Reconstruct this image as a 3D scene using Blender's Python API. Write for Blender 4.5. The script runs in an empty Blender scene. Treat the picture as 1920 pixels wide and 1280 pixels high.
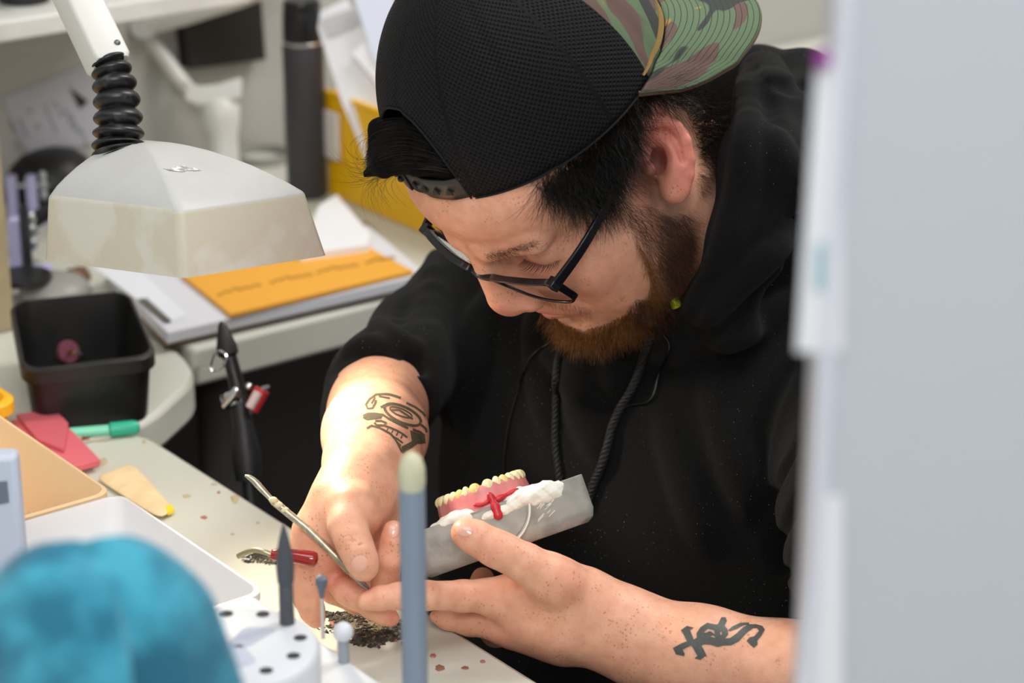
import bpy, bmesh, math, random
import numpy as np
from mathutils import Vector, Matrix, geometry
from mathutils.bvhtree import BVHTree

random.seed(7); RNG = np.random.default_rng(7)
SC = bpy.context.scene
COL = SC.collection

# ------------------------------------------------------------------ camera
TH = math.radians(21.0); CT, ST = math.cos(TH), math.sin(TH)
LENS = 82.0; FPX = LENS / 36.0 * 1920.0
CAM = np.array([0.0, 0.0, 1.441])
cam_data = bpy.data.cameras.new('camera'); cam = bpy.data.objects.new('camera', cam_data); COL.objects.link(cam)
cam.location = CAM; cam.rotation_euler = (math.pi/2 - TH, 0, 0)
cam_data.lens = LENS; cam_data.sensor_width = 36; cam_data.clip_start = .05
cam_data.dof.use_dof = True; cam_data.dof.focus_distance = 1.46; cam_data.dof.aperture_fstop = 5.6
SC.camera = cam
# ------------------------------------------------------------------ light
world = bpy.data.worlds.new('world'); SC.world = world; world.use_nodes = True
world.node_tree.nodes['Background'].inputs[0].default_value = (.95, .97, 1, 1)
world.node_tree.nodes['Background'].inputs[1].default_value = .50
SC.view_settings.view_transform = 'Standard'; SC.view_settings.look = 'None'
SC.view_settings.exposure = 0.28; SC.view_settings.gamma = 1.0
SC.view_settings.use_curve_mapping = False

def area(name, loc, target, sx, sy, power, color):
    d = bpy.data.lights.new(name, 'AREA'); d.shape = 'RECTANGLE'; d.size = sx; d.size_y = sy
    d.energy = power; d.color = color
    o = bpy.data.objects.new(name, d); COL.objects.link(o); o.location = loc
    o.rotation_euler = (Vector(target) - Vector(loc)).to_track_quat('-Z', 'Y').to_euler()
    return o
area('ceiling_panel_light', (-.1, .35, 2.68), (-.1, .5, .8), 1.4, .8, 13, (.96, .98, 1))
area('ceiling_panel_light', (.3, -1.1, 2.68), (.1, .6, .9), 1.4, .8, 56, (.96, .98, 1))
area('ceiling_panel_light', (1.1, 2.1, 2.68), (.9, 2.4, .6), 1.2, .6, 34, (1, .98, .95))
area('ceiling_panel_light', (-1.3, .9, 2.68), (-.8, 1.2, .8), 1.2, .6, 5, (.96, .98, 1))

# ------------------------------------------------------------------ spaces
# Q space: millimetres right / up / back of the point 1.5 m down the lens axis
def q2w(q):
    q = np.asarray(q, float) / 1000.0
    x, u, b = q[..., 0], q[..., 1], q[..., 2]
    d = 1.5 - b
    return np.stack([x, d*CT + u*ST, CAM[2] + u*CT - d*ST], -1)
def pq(px, py, B=0.0):
    d = 1500.0 - B
    return np.array([(px-960)/FPX*d, (640-py)/FPX*d, B])
def W(px, py, B=0.0): return q2w(pq(px, py, B))
def Wz(px, py, z):                                   # on the horizontal plane z
    u = (640-py)/FPX; d = (z-CAM[2])/(u*CT-ST)
    return np.array([(px-960)/FPX*d, d*(CT+u*ST), z])
def ray(px, py):
    u = (640-py)/FPX; x = (px-960)/FPX
    v = np.array([x, CT+u*ST, u*CT-ST]); return v/np.linalg.norm(v)
def w2q(w):
    w = np.asarray(w, float) - CAM
    d = w[..., 1]*CT - w[..., 2]*ST; u = w[..., 1]*ST + w[..., 2]*CT
    return np.stack([w[..., 0], u, 1.5-d], -1)*1000
TABLE = .75
NV = np.array([-.79, -.613, 0]); LV = np.array([.613, -.79, 0]); ZV = np.array([0, 0, 1.])

# ------------------------------------------------------------------ things
WL = {}
def tag(o, label=None, cat=None, group=None, kind=None):
    if label: o['label'] = label
    if cat: o['category'] = cat
    if group: o['group'] = group
    if kind: o['kind'] = kind
    return o
def thing(name, label, cat, loc, group=None):
    o = bpy.data.objects.new(name, None); COL.objects.link(o); o.location = [float(v) for v in loc]; o.empty_display_size = .02
    WL[o] = np.array(loc, float); return tag(o, label, cat, group)

class MB:
    """collects world-space verts and faces, builds ONE mesh object"""
    def __init__(s): s.v = []; s.f = []; s.n = 0
    def add(s, v, f):
        v = np.asarray(v, float).reshape(-1, 3)
        s.v.append(v); s.f.extend([[i+s.n for i in q] for q in f]); s.n += len(v); return s
    def loft(s, rings, cap0=True, cap1=True, closed=True):
        m = len(rings[0]); v = np.concatenate([np.asarray(r, float) for r in rings]); f = []
        for i in range(len(rings)-1):
            for j in range(m if closed else m-1):
                k = (j+1) % m
                f.append([i*m+j, i*m+k, (i+1)*m+k, (i+1)*m+j])
        if cap0: f.append(list(range(m))[::-1])
        if cap1: f.append([(len(rings)-1)*m+j for j in range(m)])
        return s.add(v, f)
    def tube(s, pts, r, n=12, caps=True, ell=None):
        pts = np.asarray(pts, float); r = np.broadcast_to(np.asarray(r, float), (len(pts),))
        t = np.gradient(pts, axis=0); t /= np.linalg.norm(t, axis=1)[:, None]+1e-12
        a = np.cross(t[0], [.13, .31, .94]); a /= np.linalg.norm(a)
        rings = []
        for p, tt, rr in zip(pts, t, r):
            a = a - tt*np.dot(a, tt); a /= np.linalg.norm(a); b = np.cross(tt, a)
            an = np.linspace(0, 2*math.pi, n, endpoint=False)
            rings.append(p + rr*(np.cos(an)[:, None]*a + np.sin(an)[:, None]*b))
        return s.loft(rings, caps, caps)
    def lathe(s, o, axis, prof, n=32, cap0=True, cap1=True):
        o = np.asarray(o, float); ax = np.asarray(axis, float); ax /= np.linalg.norm(ax)
        a = np.cross(ax, [1, 0, 0] if abs(ax[0]) < .8 else [0, 1, 0]); a /= np.linalg.norm(a); b = np.cross(ax, a)
        an = np.linspace(0, 2*math.pi, n, endpoint=False)
        return s.loft([o + h*ax + max(r, 1e-6)*(np.cos(an)[:, None]*a+np.sin(an)[:, None]*b) for r, h in prof], cap0, cap1)
    def box(s, c, X, Y, Z, sx, sy, sz):
        c, X, Y, Z = [np.asarray(k, float) for k in (c, X, Y, Z)]
        v = [c + X*sx*i/2 + Y*sy*j/2 + Z*sz*k/2 for k in (-1, 1) for (i, j) in ((-1, -1), (1, -1), (1, 1), (-1, 1))]
        return s.add(v, [[3, 2, 1, 0], [4, 5, 6, 7], [0, 1, 5, 4], [1, 2, 6, 5], [2, 3, 7, 6], [3, 0, 4, 7]])
    def prism(s, poly, off):
        poly = np.asarray(poly, float); off = np.asarray(off, float)
        return s.loft([poly, poly+off])
    def ball(s, c, r, n=14, axes=None):
        c = np.asarray(c, float); r = np.broadcast_to(np.asarray(r, float), (3,)); A = np.eye(3) if axes is None else np.asarray(axes, float)
        rings = []
        for t in np.linspace(-math.pi/2+.03, math.pi/2-.03, n):
            an = np.linspace(0, 2*math.pi, 2*n, endpoint=False)
            p = np.stack([math.cos(t)*np.cos(an)*r[0], math.cos(t)*np.sin(an)*r[1], np.full(2*n, math.sin(t)*r[2])], -1)
            rings.append(c + p@A)
        return s.loft(rings)
    def build(s, name, mat, parent=None, smooth=True, bevel=0, seg=2, sub=0, loc=None, solid=0, fixn=True):
        v = np.concatenate(s.v)
        base = WL[parent] if parent is not None else (np.asarray(loc, float) if loc is not None else v.min(0)*[.5, .5, 1]+v.max(0)*[.5, .5, 0])
        me = bpy.data.meshes.new(name); me.from_pydata((v-base).tolist(), [], s.f); 
        if fixn:
            bm = bmesh.new(); bm.from_mesh(me); bmesh.ops.recalc_face_normals(bm, faces=bm.faces); bm.to_mesh(me); bm.free()
        if smooth: me.polygons.foreach_set('use_smooth', [True]*len(me.polygons))
        if mat: me.materials.append(mat)
        o = bpy.data.objects.new(name, me); COL.objects.link(o)
        if parent is not None: o.parent = parent
        else: o.location = base
        WL[o] = base
        if solid: m = o.modifiers.new('s', 'SOLIDIFY'); m.thickness = solid; m.offset = 0
        if bevel:
            m = o.modifiers.new('b', 'BEVEL'); m.width = bevel; m.segments = seg; m.limit_method = 'ANGLE'; m.angle_limit = .6
        if sub: m = o.modifiers.new('u', 'SUBSURF'); m.levels = m.render_levels = sub
        if smooth:
            try: me.set_sharp_from_angle(angle=.75)
            except Exception: pass
        return o
def struct(o): o['kind'] = 'structure'; return o
def rrect(w, h, r, n=6):
    out = []
    for cx, cy, a0 in ((w/2-r, h/2-r, 0), (-w/2+r, h/2-r, 90), (-w/2+r, -h/2+r, 180), (w/2-r, -h/2+r, 270)):
        for k in range(n+1):
            a = math.radians(a0+90*k/n); out.append((cx+r*math.cos(a), cy+r*math.sin(a)))
    return np.array(out)
def on(c, X, Y, uv): return np.asarray(c, float) + np.asarray(uv)[:, :1]*np.asarray(X, float) + np.asarray(uv)[:, 1:2]*np.asarray(Y, float)
def spline(pts, n=8):
    P = np.asarray(pts, float); out = []
    E = np.concatenate([[2*P[0]-P[1]], P, [2*P[-1]-P[-2]]])
    for i in range(1, len(E)-2):
        for t in np.linspace(0, 1, n, endpoint=False):
            a, b, c, d = E[i-1], E[i], E[i+1], E[i+2]
            out.append(.5*(2*b+(c-a)*t+(2*a-5*b+4*c-d)*t*t+(3*b-a-3*c+d)*t**3))
    out.append(P[-1]); return np.array(out)

# ------------------------------------------------------------------ materials
def lin(c): return tuple(((v/255+.055)/1.055)**2.4 if v > 10 else v/255/12.92 for v in c)
def mat(name, rgb, rough=.5, metal=0, bump=0, bscale=300, mottle=0, mscale=40, rgb2=None, sheen=0, trans=0, spec=.5, sss=0, coat=0, emit=0, lo=.4, hi=.6, alpha=1):
    m = bpy.data.materials.new(name); m.use_nodes = True; nt = m.node_tree; N = nt.nodes; L = nt.links
    p = N['Principled BSDF']; c = lin(rgb)+(1,)
    p.inputs['Base Color'].default_value = c; p.inputs['Roughness'].default_value = rough; p.inputs['Metallic'].default_value = metal
    p.inputs['Specular IOR Level'].default_value = spec
    if sheen: p.inputs['Sheen Weight'].default_value = sheen; p.inputs['Sheen Roughness'].default_value = .5
    if trans: p.inputs['Transmission Weight'].default_value = trans
    if coat: p.inputs['Coat Weight'].default_value = coat
    if alpha < 1: p.inputs['Alpha'].default_value = alpha
    if sss: p.inputs['Subsurface Weight'].default_value = sss; p.inputs['Subsurface Radius'].default_value = (1, .4, .2); p.inputs['Subsurface Scale'].default_value = .004
    if emit: p.inputs['Emission Color'].default_value = c; p.inputs['Emission Strength'].default_value = emit
    if bump or mottle:
        tc = N.new('ShaderNodeTexCoord')
    if mottle:
        no = N.new('ShaderNodeTexNoise'); no.inputs['Scale'].default_value = mscale; no.inputs['Detail'].default_value = 5
        L.new(tc.outputs['Object'], no.inputs['Vector'])
        r = N.new('ShaderNodeValToRGB'); r.color_ramp.elements[0].position = lo; r.color_ramp.elements[1].position = hi
        r.color_ramp.elements[0].color = c
        c2 = lin(rgb2) if rgb2 else tuple(v*.6 for v in c[:3])
        r.color_ramp.elements[1].color = tuple(a*(1-mottle)+b*mottle for a, b in zip(c[:3], c2))+(1,)
        L.new(no.outputs['Fac'], r.inputs['Fac']); L.new(r.outputs['Color'], p.inputs['Base Color'])
    if bump:
        nb = N.new('ShaderNodeTexNoise'); nb.inputs['Scale'].default_value = bscale; nb.inputs['Detail'].default_value = 3
        L.new(tc.outputs['Object'], nb.inputs['Vector'])
        b = N.new('ShaderNodeBump'); b.inputs['Strength'].default_value = bump; b.inputs['Distance'].default_value = .001
        L.new(nb.outputs['Fac'], b.inputs['Height']); L.new(b.outputs['Normal'], p.inputs['Normal'])
    return m
HRES = 1.25
# ================================================================== room shell and furniture
def T(n, l, z): return np.array([NV[0]*n+LV[0]*l, NV[1]*n+LV[1]*l, z])      # workbench axes: n away from the man, l to his left
def nl(p): return float(NV@p), float(LV@p)
WALLM = mat('grey_painted_wall', (176, 174, 168), .8, bump=.15, bscale=200)
FLOORM = mat('dark_carpet', (24, 23, 21), .95, bump=.6, bscale=500, mottle=.5, mscale=300, rgb2=(18, 17, 16))
CEILM = mat('ceiling_tiles', (235, 235, 232), .9)
def slabbox(name, c, sx, sy, sz, m):                 # aligned with the bench axes
    return struct(MB().box(c, NV, LV, ZV, sx, sy, sz).build(name, m, smooth=False))
WL_BACK = -2.03
slabbox('floor', T(-.8, -.2, -.02), 4.6, 3.8, .04, FLOORM)
slabbox('ceiling', T(-.8, -.2, 2.74), 4.6, 3.8, .04, CEILM)
slabbox('wall_back', T(-.8, WL_BACK-.04, 1.36), 4.6, .08, 2.72, WALLM)
slabbox('wall_left', T(1.46, -.2, 1.36), .08, 3.8, 2.72, WALLM)
slabbox('wall_right', T(-3.06, -.2, 1.36), .08, 3.8, 2.72, WALLM)
TOPM = mat('cream_laminate', (206, 206, 194), .42, mottle=.35, mscale=9, rgb2=(190, 186, 172), lo=.45, hi=.75)
EDGEM = mat('worn_laminate_edge', (176, 174, 162), .6, mottle=.6, mscale=40, rgb2=(140, 136, 122))
DARKM = mat('dark_legs_and_shade', (70, 66, 62), .8)  # table legs, also the added panels that stand in for under-counter shade
def poly_slab(mb, pts, z0, z1):
    mb.loft([np.array([T(n, l, z0) for n, l in pts]), np.array([T(n, l, z1) for n, l in pts])]); return mb
def roundc(pts, r, k=6):
    out = []; n = len(pts)
    for i, (x, y) in enumerate(pts):
        p = np.array([x, y]); a_ = np.array(pts[i-1])-p; b_ = np.array(pts[(i+1) % n])-p; la, lb = np.linalg.norm(a_), np.linalg.norm(b_)
        rr = min(r, la*.45, lb*.45); p0, p1 = p+a_/la*rr, p+b_/lb*rr
        for t in np.linspace(0, 1, k): out.append(tuple((1-t)**2*p0+2*t*(1-t)*p+t*t*p1))
    return out
# main bench
WT = thing('work_table', 'cream laminate work table spotted with wax under the hands of the man', 'table', T(-.3, -1.1, 0))
poly_slab(MB(), roundc([(-.768, -1.452), (-.768, -.5), (1.3, -.5), (1.3, -1.452)], .03), TABLE-.03, TABLE).build('tabletop', TOPM, WT, bevel=.004)
for n_, l_ in ((-.70, -.56), (1.2, -.56), (1.2, -1.40)):
    MB().tube([T(n_, l_, 0), T(n_, l_, TABLE-.03)], .02, 12).build('leg', DARKM, WT)
def stain(px, m, name='wax_stain', z=TABLE, h=.0006, step=0):
    base = np.array([Wz(x, y, z+.0001) for x, y in px]); mb = MB(); c = base.mean(0)
    mb.loft([base, c+(base-c)*.8+ZV*h], False, True); return mb.build(name, m, WT)
REDW = mat('pink_wax_spot', (176, 112, 104), .4); TANW = mat('tan_wax_spot', (192, 178, 142), .5); BROWNW = mat('brown_wax_spot', (140, 98, 78), .5)
def blobpx(cx, cy, rx, ry, n=18, j=.25): return [(cx+rx*math.cos(k)*(1+RNG.normal()*j*.5), cy+ry*math.sin(k)*(1+RNG.normal()*j*.5)) for k in np.linspace(0, 2*math.pi, n, endpoint=False)]
for (x, y, rx, ry, m) in ((741, 1199, 5, 4, REDW), (756, 1206, 5, 4, REDW), (812, 1229, 6, 4, REDW), (824, 1252, 10, 6, BROWNW), (872, 1252, 7, 3, BROWNW), (622, 1170, 5, 7, REDW), (590, 1128, 9, 5, REDW), (440, 935, 7, 9, TANW), (350, 930, 8, 3, TANW), (402, 908, 6, 2, TANW), (410, 923, 3, 2, REDW), (383, 970, 6, 3, REDW), (436, 1001, 4, 2, TANW), (484, 980, 4, 2, TANW), (195, 865, 7, 8, TANW), (640, 1215, 4, 3, REDW), (905, 1240, 5, 3, REDW), (270, 828, 4, 3, TANW), (540, 1110, 9, 4, TANW)):
    stain(blobpx(x, y, rx, ry), m)
BURN = mat('burnt_wax_residue', (58, 54, 48), .75, bump=1, bscale=500, mottle=1, mscale=420, rgb2=(136, 122, 98), lo=.40, hi=.62)
BURN2 = mat('charred_residue', (40, 38, 36), .8, bump=1, bscale=500, mottle=.8, mscale=300, rgb2=(84, 78, 66))
def crumbs(name, regions, n, m):
    mb = MB()
    for k in range(n):
        cx, cy, rx, ry = regions[RNG.integers(len(regions))]; rr_ = math.sqrt(RNG.random()); t = RNG.random()*6.283
        rr_ *= 1+.25*math.sin(3*t+cx)+.15*math.sin(7*t)
        p = Wz(cx+rx*rr_*math.cos(t), cy+ry*rr_*math.sin(t), TABLE); r_ = .0004+.0013*RNG.random()**2.5
        a_ = np.sort(RNG.random(5)*6.283); base = np.stack([p[0]+r_*1.6*np.cos(a_), p[1]+r_*1.6*np.sin(a_), np.full(5, p[2]+.0001)], -1)
        mb.loft([base, p+(base-p)*.5+ZV*r_*.7], False, True)
    o = mb.build(name, m, WT, smooth=False); o['kind'] = 'stuff'; return o
REG = [(690, 1176, 74, 22), (700, 1196, 44, 12), (748, 1182, 34, 13), (650, 1156, 46, 9), (690, 1202, 30, 10)]
crumbs('burnt_residue', REG, 1500, BURN2); crumbs('tan_residue', REG, 700, BURN); crumbs('burnt_residue', [(520, 1050, 46, 9), (560, 1044, 40, 8), (490, 1042, 30, 6)], 420, BURN2); crumbs('tan_residue', [(520, 1050, 50, 10)], 200, BURN)
stain(blobpx(690, 1176, 70, 17, 60, .12), mat('tan_burn_stain', (150, 134, 104), .7, mottle=.8, mscale=120, rgb2=(104, 92, 74)), 'burn_stain', h=.0002)
# corner unit with the rounded chamfer and the back counter
CT_ = thing('corner_table', 'pale corner table with a rounded edge under the black tub', 'table', T(-.4, -1.7, 0))
poly_slab(MB(), roundc([(-.880, -1.575), (-.862, -1.520), (-.780, -1.460), (1.3, -1.460), (1.3, WL_BACK+.002), (-.880, WL_BACK+.002)], .035), TABLE-.036, TABLE-.003).build('tabletop', TOPM, CT_, bevel=.005)
for n_, l_ in ((-.82, -1.62), (1.2, -1.6)): MB().tube([T(n_, l_, 0), T(n_, l_, TABLE-.035)], .02, 12).build('leg', DARKM, CT_)
BC = thing('back_counter', 'worn cream counter along the back wall carrying papers and the yellow bin', 'counter', T(-1.5, -1.8, 0))
poly_slab(MB(), [(-.886, -1.568), (-.886, WL_BACK+.002), (-2.6, WL_BACK+.002), (-2.6, -1.568)], TABLE-.034, TABLE).build('countertop', TOPM, BC, bevel=.004)
for n_, l_ in ((-.95, -1.64), (-2.5, -1.64), (-2.5, -1.98)): MB().tube([T(n_, l_, 0), T(n_, l_, TABLE-.034)], .02, 12).build('leg', DARKM, BC)
MB().box(T(-1.74, -1.93, .358), NV, LV, ZV, 1.72, .02, .715).build('shade_panel', DARKM, BC); MB().box(T(.2, -1.93, .355), NV, LV, ZV, 2.1, .02, .71).build('shade_panel', DARKM, CT_)  # added dark panels standing in for the shade below the counters
# wall shelf
def onl(px, py, l):                                  # point of a pixel ray on the vertical plane l
    r = ray(px, py); return CAM+r*((l-LV@CAM)/(LV@r))
SHELF_L = -1.80
s0, s1 = onl(10, 60, SHELF_L), onl(245, 22, SHELF_L); nA, nB = nl(s0)[0], nl(onl(470, -14, SHELF_L))[0]; zS = (s0[2]+s1[2])/2
SH = MB().box(T((nA+.6+nB)/2, (SHELF_L+WL_BACK)/2, zS), NV, LV, ZV, nA+.6-nB, SHELF_L-WL_BACK, .018).build('wall_shelf', mat('white_shelf_board', (226, 224, 218), .5, mottle=.4, mscale=20, rgb2=(200, 196, 186)), bevel=.002)
tag(SH, 'white board shelf fixed to the wall above the desk lamp', 'shelf')
# raised platform in the foreground
PLZ = .821
PL = MB(); poly_slab(PL, [(-.622, -1.045), (-.622, -.55), (.25, -.55), (.25, -1.045)], TABLE+.0005, PLZ); PLO = PL.build('raised_work_shelf', mat('light_grey_laminate', (196, 198, 202), .5), bevel=.003)
tag(PLO, 'light grey raised shelf on the table edge in the blurred foreground', 'shelf')
# partition on the right, close to the lens
PT = thing('partition_panel', 'pale grey partition panel filling the right side close by', 'partition', [.35, .62, 0])
PANM = mat('pale_grey_panel', (186, 190, 196), .55, bump=.1, bscale=60)
dP = 760.0
xl = W(1560, 640, 1500-dP); fx = xl[0]; fy = xl[1]
MB().box([fx+.33, fy+.012, .95], [1, 0, 0], [0, 1, 0], [0, 0, 1], .66, .022, 1.9).build('panel', PANM, PT, bevel=.002)
MB().box([fx-.0015, fy+.012, .95], [1, 0, 0], [0, 1, 0], [0, 0, 1], .005, .026, 1.9).build('edge_strip', mat('white_edge_strip', (206, 208, 216), .4), PT, bevel=.001)
# ================================================================== implicit-surface sculpting (numpy)
def smin(a, b, k):
    if k <= 0: return np.minimum(a, b)
    h = np.clip(.5+.5*(b-a)/k, 0, 1); return b+(a-b)*h-k*h*(1-h)
BIG = 400.0
class Ell:
    def __init__(s, c, r, A=None):
        s.c = np.asarray(c, float); s.r = np.broadcast_to(np.asarray(r, float), (3,)).copy(); s.A = np.eye(3) if A is None else np.asarray(A, float)
        s.R = s.r.max()
    def ev(s, P, cc, rr):
        if np.linalg.norm(cc-s.c)-s.R > rr+30: return None
        p = (P-s.c)@s.A.T; a = p/s.r; k0 = np.sqrt((a*a).sum(1)); a /= s.r; k1 = np.sqrt((a*a).sum(1))+1e-9
        return k0*(k0-1)/k1
class Cap:
    def __init__(s, a, b, ra, rb=None):
        s.a = np.asarray(a, float); s.b = np.asarray(b, float); s.ra = ra; s.rb = ra if rb is None else rb
        s.c = (s.a+s.b)/2; s.R = np.linalg.norm(s.b-s.a)/2+max(s.ra, s.rb); s.d = s.b-s.a; s.dd = (s.d@s.d)+1e-9
    def ev(s, P, cc, rr):
        if np.linalg.norm(cc-s.c)-s.R > rr+30: return None
        q = P-s.a; t = np.clip(q@s.d/s.dd, 0, 1); q = q-t[:, None]*s.d
        return np.sqrt((q*q).sum(1))-(s.ra+(s.rb-s.ra)*t)
class Seq:
    """list of (op, k, node): '+' smooth union, '-' smooth subtraction"""
    def __init__(s, items): s.it = items
    def ev(s, P, cc, rr):
        d = None
        for op, k, n in s.it:
            b = n.ev(P, cc, rr)
            if b is None: continue
            if d is None:
                if op == '-': continue
                d = b
            elif op == '+': d = smin(d, b, k)
            else: d = -smin(-d, b, k)
        return d
class Hand:
    def __init__(s, palm, fingers, k): s.p = palm; s.f = fingers; s.k = k
    def ev(s, P, cc, rr):
        d = s.p.ev(P, cc, rr); out = d
        for f in s.f:
            b = f.ev(P, cc, rr)
            if b is None: continue
            m = b if d is None else smin(d, b, s.k)
            out = m if out is None else np.minimum(out, m)
        return out
class Warp:
    """displace: node distance plus fn(P)"""
    def __init__(s, n, fn): s.n = n; s.fn = fn
    def ev(s, P, cc, rr):
        d = s.n.ev(P, cc, rr)
        return None if d is None else d+s.fn(P)
def chain(pts, rs, k=3):
    return Seq([('+', k, Cap(pts[i], pts[i+1], rs[i], rs[i+1])) for i in range(len(pts)-1)])

def trace(node, px, py, B0=190.0):
    """first hit of a lens ray on an implicit surface, Q space"""
    B = B0
    for _ in range(90):
        q = np.array([(px-960)/FPX*(1500-B), (640-py)/FPX*(1500-B), B]); d = node.ev(q[None], q, 1e9)[0]
        if d < .3: return q
        B -= max(d*.8, .4)
        if B < -480: return None
    return q
def polygonise(node, lo, hi, h, smooth=1):
    lo = np.asarray(lo, float); hi = np.asarray(hi, float); B = 16
    nb = np.ceil((hi-lo)/(h*B)).astype(int); NX = (nb*B+2)
    g = np.stack(np.meshgrid(*[np.arange(k) for k in nb], indexing='ij'), -1).reshape(-1, 3)
    cen = lo+(g+.5)*B*h; hd = B*h*.5*math.sqrt(3)
    keep = []
    for i in range(0, len(g), 4096):
        d = node.ev(cen[i:i+4096], cen[i:i+4096].mean(0), 1e9); keep.append(np.abs(d) < hd*1.55+1)
    g = g[np.concatenate(keep)]
    s = np.arange(B+1); S = np.stack(np.meshgrid(s, s, s, indexing='ij'), -1).reshape(-1, 3)
    VID, VP, Q = [], [], []
    mul = np.array([NX[1]*NX[2], NX[2], 1], np.int64)
    cor = [(i, j, k) for i in (0, 1) for j in (0, 1) for k in (0, 1)]
    edges = [(a, b) for a in range(8) for b in range(a+1, 8) if sum(abs(x-y) for x, y in zip(cor[a], cor[b])) == 1]
    for b in g:
        base = b*B; P = lo+(base+S)*h; cc = lo+(base+B/2)*h
        d = node.ev(P, cc, hd)
        if d is None: continue
        V = d.reshape(B+1, B+1, B+1); neg = V < 0
        if neg.all() or not neg.any(): continue
        cv = [V[i:i+B, j:j+B, k:k+B] for i, j, k in cor]
        cn = sum((c < 0).astype(np.int8) for c in cv); act = (cn > 0) & (cn < 8)
        if act.any():
            idx = np.argwhere(act); cvals = np.stack([c[act] for c in cv], 1)
            acc = np.zeros((len(idx), 3)); cnt = np.zeros(len(idx))
            for a, e in edges:
                va, vb = cvals[:, a], cvals[:, e]; m = (va < 0) != (vb < 0)
                t = np.where(m, va/np.where(m, va-vb, 1), 0)
                pa, pb = np.array(cor[a], float), np.array(cor[e], float)
                acc += np.where(m[:, None], pa+(pb-pa)*t[:, None], 0); cnt += m
            VP.append(lo+(base+idx+acc/cnt[:, None])*h); VID.append((base+idx)@mul)
        for ax in range(3):
            sl = [slice(0, B)]*3; sh = [slice(0, B)]*3; sh[ax] = slice(1, B+1)
            A_, C_ = neg[tuple(sl)], neg[tuple(sh)]; m = A_ != C_
            if not m.any(): continue
            idx = np.argwhere(m)+base; fl = A_[m]
            o1, o2 = [(1, 2), (2, 0), (0, 1)][ax]
            e1 = np.eye(3, dtype=int)[o1]; e2 = np.eye(3, dtype=int)[o2]
            q = np.stack([(idx-e1-e2)@mul, (idx-e2)@mul, idx@mul, (idx-e1)@mul], 1)
            q[~fl] = q[~fl][:, ::-1]; Q.append(q)
    VID = np.concatenate(VID); VP = np.concatenate(VP); Q = np.concatenate(Q)
    o = np.argsort(VID); VID = VID[o]; VP = VP[o]
    f = np.searchsorted(VID, Q); f = np.clip(f, 0, len(VID)-1); ok = (VID[f] == Q).all(1); f = f[ok]
    for _ in range(smooth):
        acc = np.zeros_like(VP); cnt = np.zeros(len(VP))
        for i in range(4):
            for j in (1, 3):
                np.add.at(acc, f[:, i], VP[f[:, (i+j) % 4]]); np.add.at(cnt, f[:, i], 1)
        VP = VP*.5+.5*acc/np.maximum(cnt, 1)[:, None]
    return VP, f
def np_mesh(name, v, f, material, loc, parent=None, colors=None):
    me = bpy.data.meshes.new(name); loc = np.asarray(loc, float); k = f.shape[1]
    me.vertices.add(len(v)); me.vertices.foreach_set('co', (v-loc).astype(np.float32).ravel())
    me.loops.add(f.size); me.loops.foreach_set('vertex_index', f.astype(np.int32).ravel())
    me.polygons.add(len(f)); me.polygons.foreach_set('loop_start', np.arange(0, f.size, k, dtype=np.int32))
    me.polygons.foreach_set('use_smooth', np.ones(len(f), bool))
    me.update(calc_edges=True); me.validate()
    if colors is not None:
        a = me.color_attributes.new('tint', 'FLOAT_COLOR', 'POINT'); a.data.foreach_set('color', np.c_[colors, np.ones(len(v))].astype(np.float32).ravel())
    me.materials.append(material)
    o = bpy.data.objects.new(name, me); COL.objects.link(o)
    if parent is not None: o.parent = parent
    else: o.location = loc
    WL[o] = loc; return o
# ================================================================== the person
PH = np.array([48.7, 127., 0.])                       # midpoint between the ears, Q space
HF = np.array([-.548, -.825, .137]); HL = np.array([.612, -.284, .738]); HU = np.array([-.570, .488, .661])
HM = np.stack([HF, HL, HU])                           # rows: head axes
def hd(f, l=0, u=0): return PH + f*HF + l*HL + u*HU
TN = np.array([-.65, -.272, .710]); TL = np.array([.76, -.233, .607]); TZ = np.array([0, .934, .358])
TN /= np.linalg.norm(TN); TL = np.cross(TZ, TN); TL /= np.linalg.norm(TL)
TM = np.stack([TN, TL, TZ])
def tr(n, l, z): return PH + n*TN + l*TL + z*TZ       # torso axes about the head midpoint
def mm(rpx, B): return rpx*(1500-B)/FPX
def P(px, py, B): return pq(px, py, B)
def fing(spec, k=2.5):                                # finger chain from (px, py, B, radius px)
    return chain([P(x, y, b) for x, y, b, r in spec], [mm(r, b) for x, y, b, r in spec], k)
def both(fn): return [fn(1), fn(-1)]

H = []
def a(k, n, op='+'): H.append((op, k, n))
a(0, Ell(hd(-2, 0, 52), (90, 76, 80), HM))            # cranium
a(14, Ell(hd(34, 0, -4), (60, 67, 72), HM))           # face mass
a(14, Ell(hd(48, 0, 58), (57, 70, 48), HM))           # forehead
for s in (1, -1):
    a(16, Ell(hd(54, s*42, -16), (35, 27, 26), HM))   # cheekbone
    a(16, Ell(hd(46, s*40, -46), (36, 26, 31), HM))   # cheek
    a(18, Ell(hd(10, s*52, -58), (22, 17, 26), HM))   # jaw angle
    a(12, Cap(hd(60, s*30, -84), hd(18, s*48, -76), 20, 18))
a(18, Ell(hd(40, 0, -60), (54, 52, 38), HM))          # jaw
a(12, Ell(hd(80, 0, -84), (22, 25, 21), HM))          # chin
a(16, Ell(hd(30, 0, -92), (48, 46, 24), HM))          # under the chin
a(8, Cap(hd(95, -14, 33), hd(95, 14, 33), 9, 9))
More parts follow.
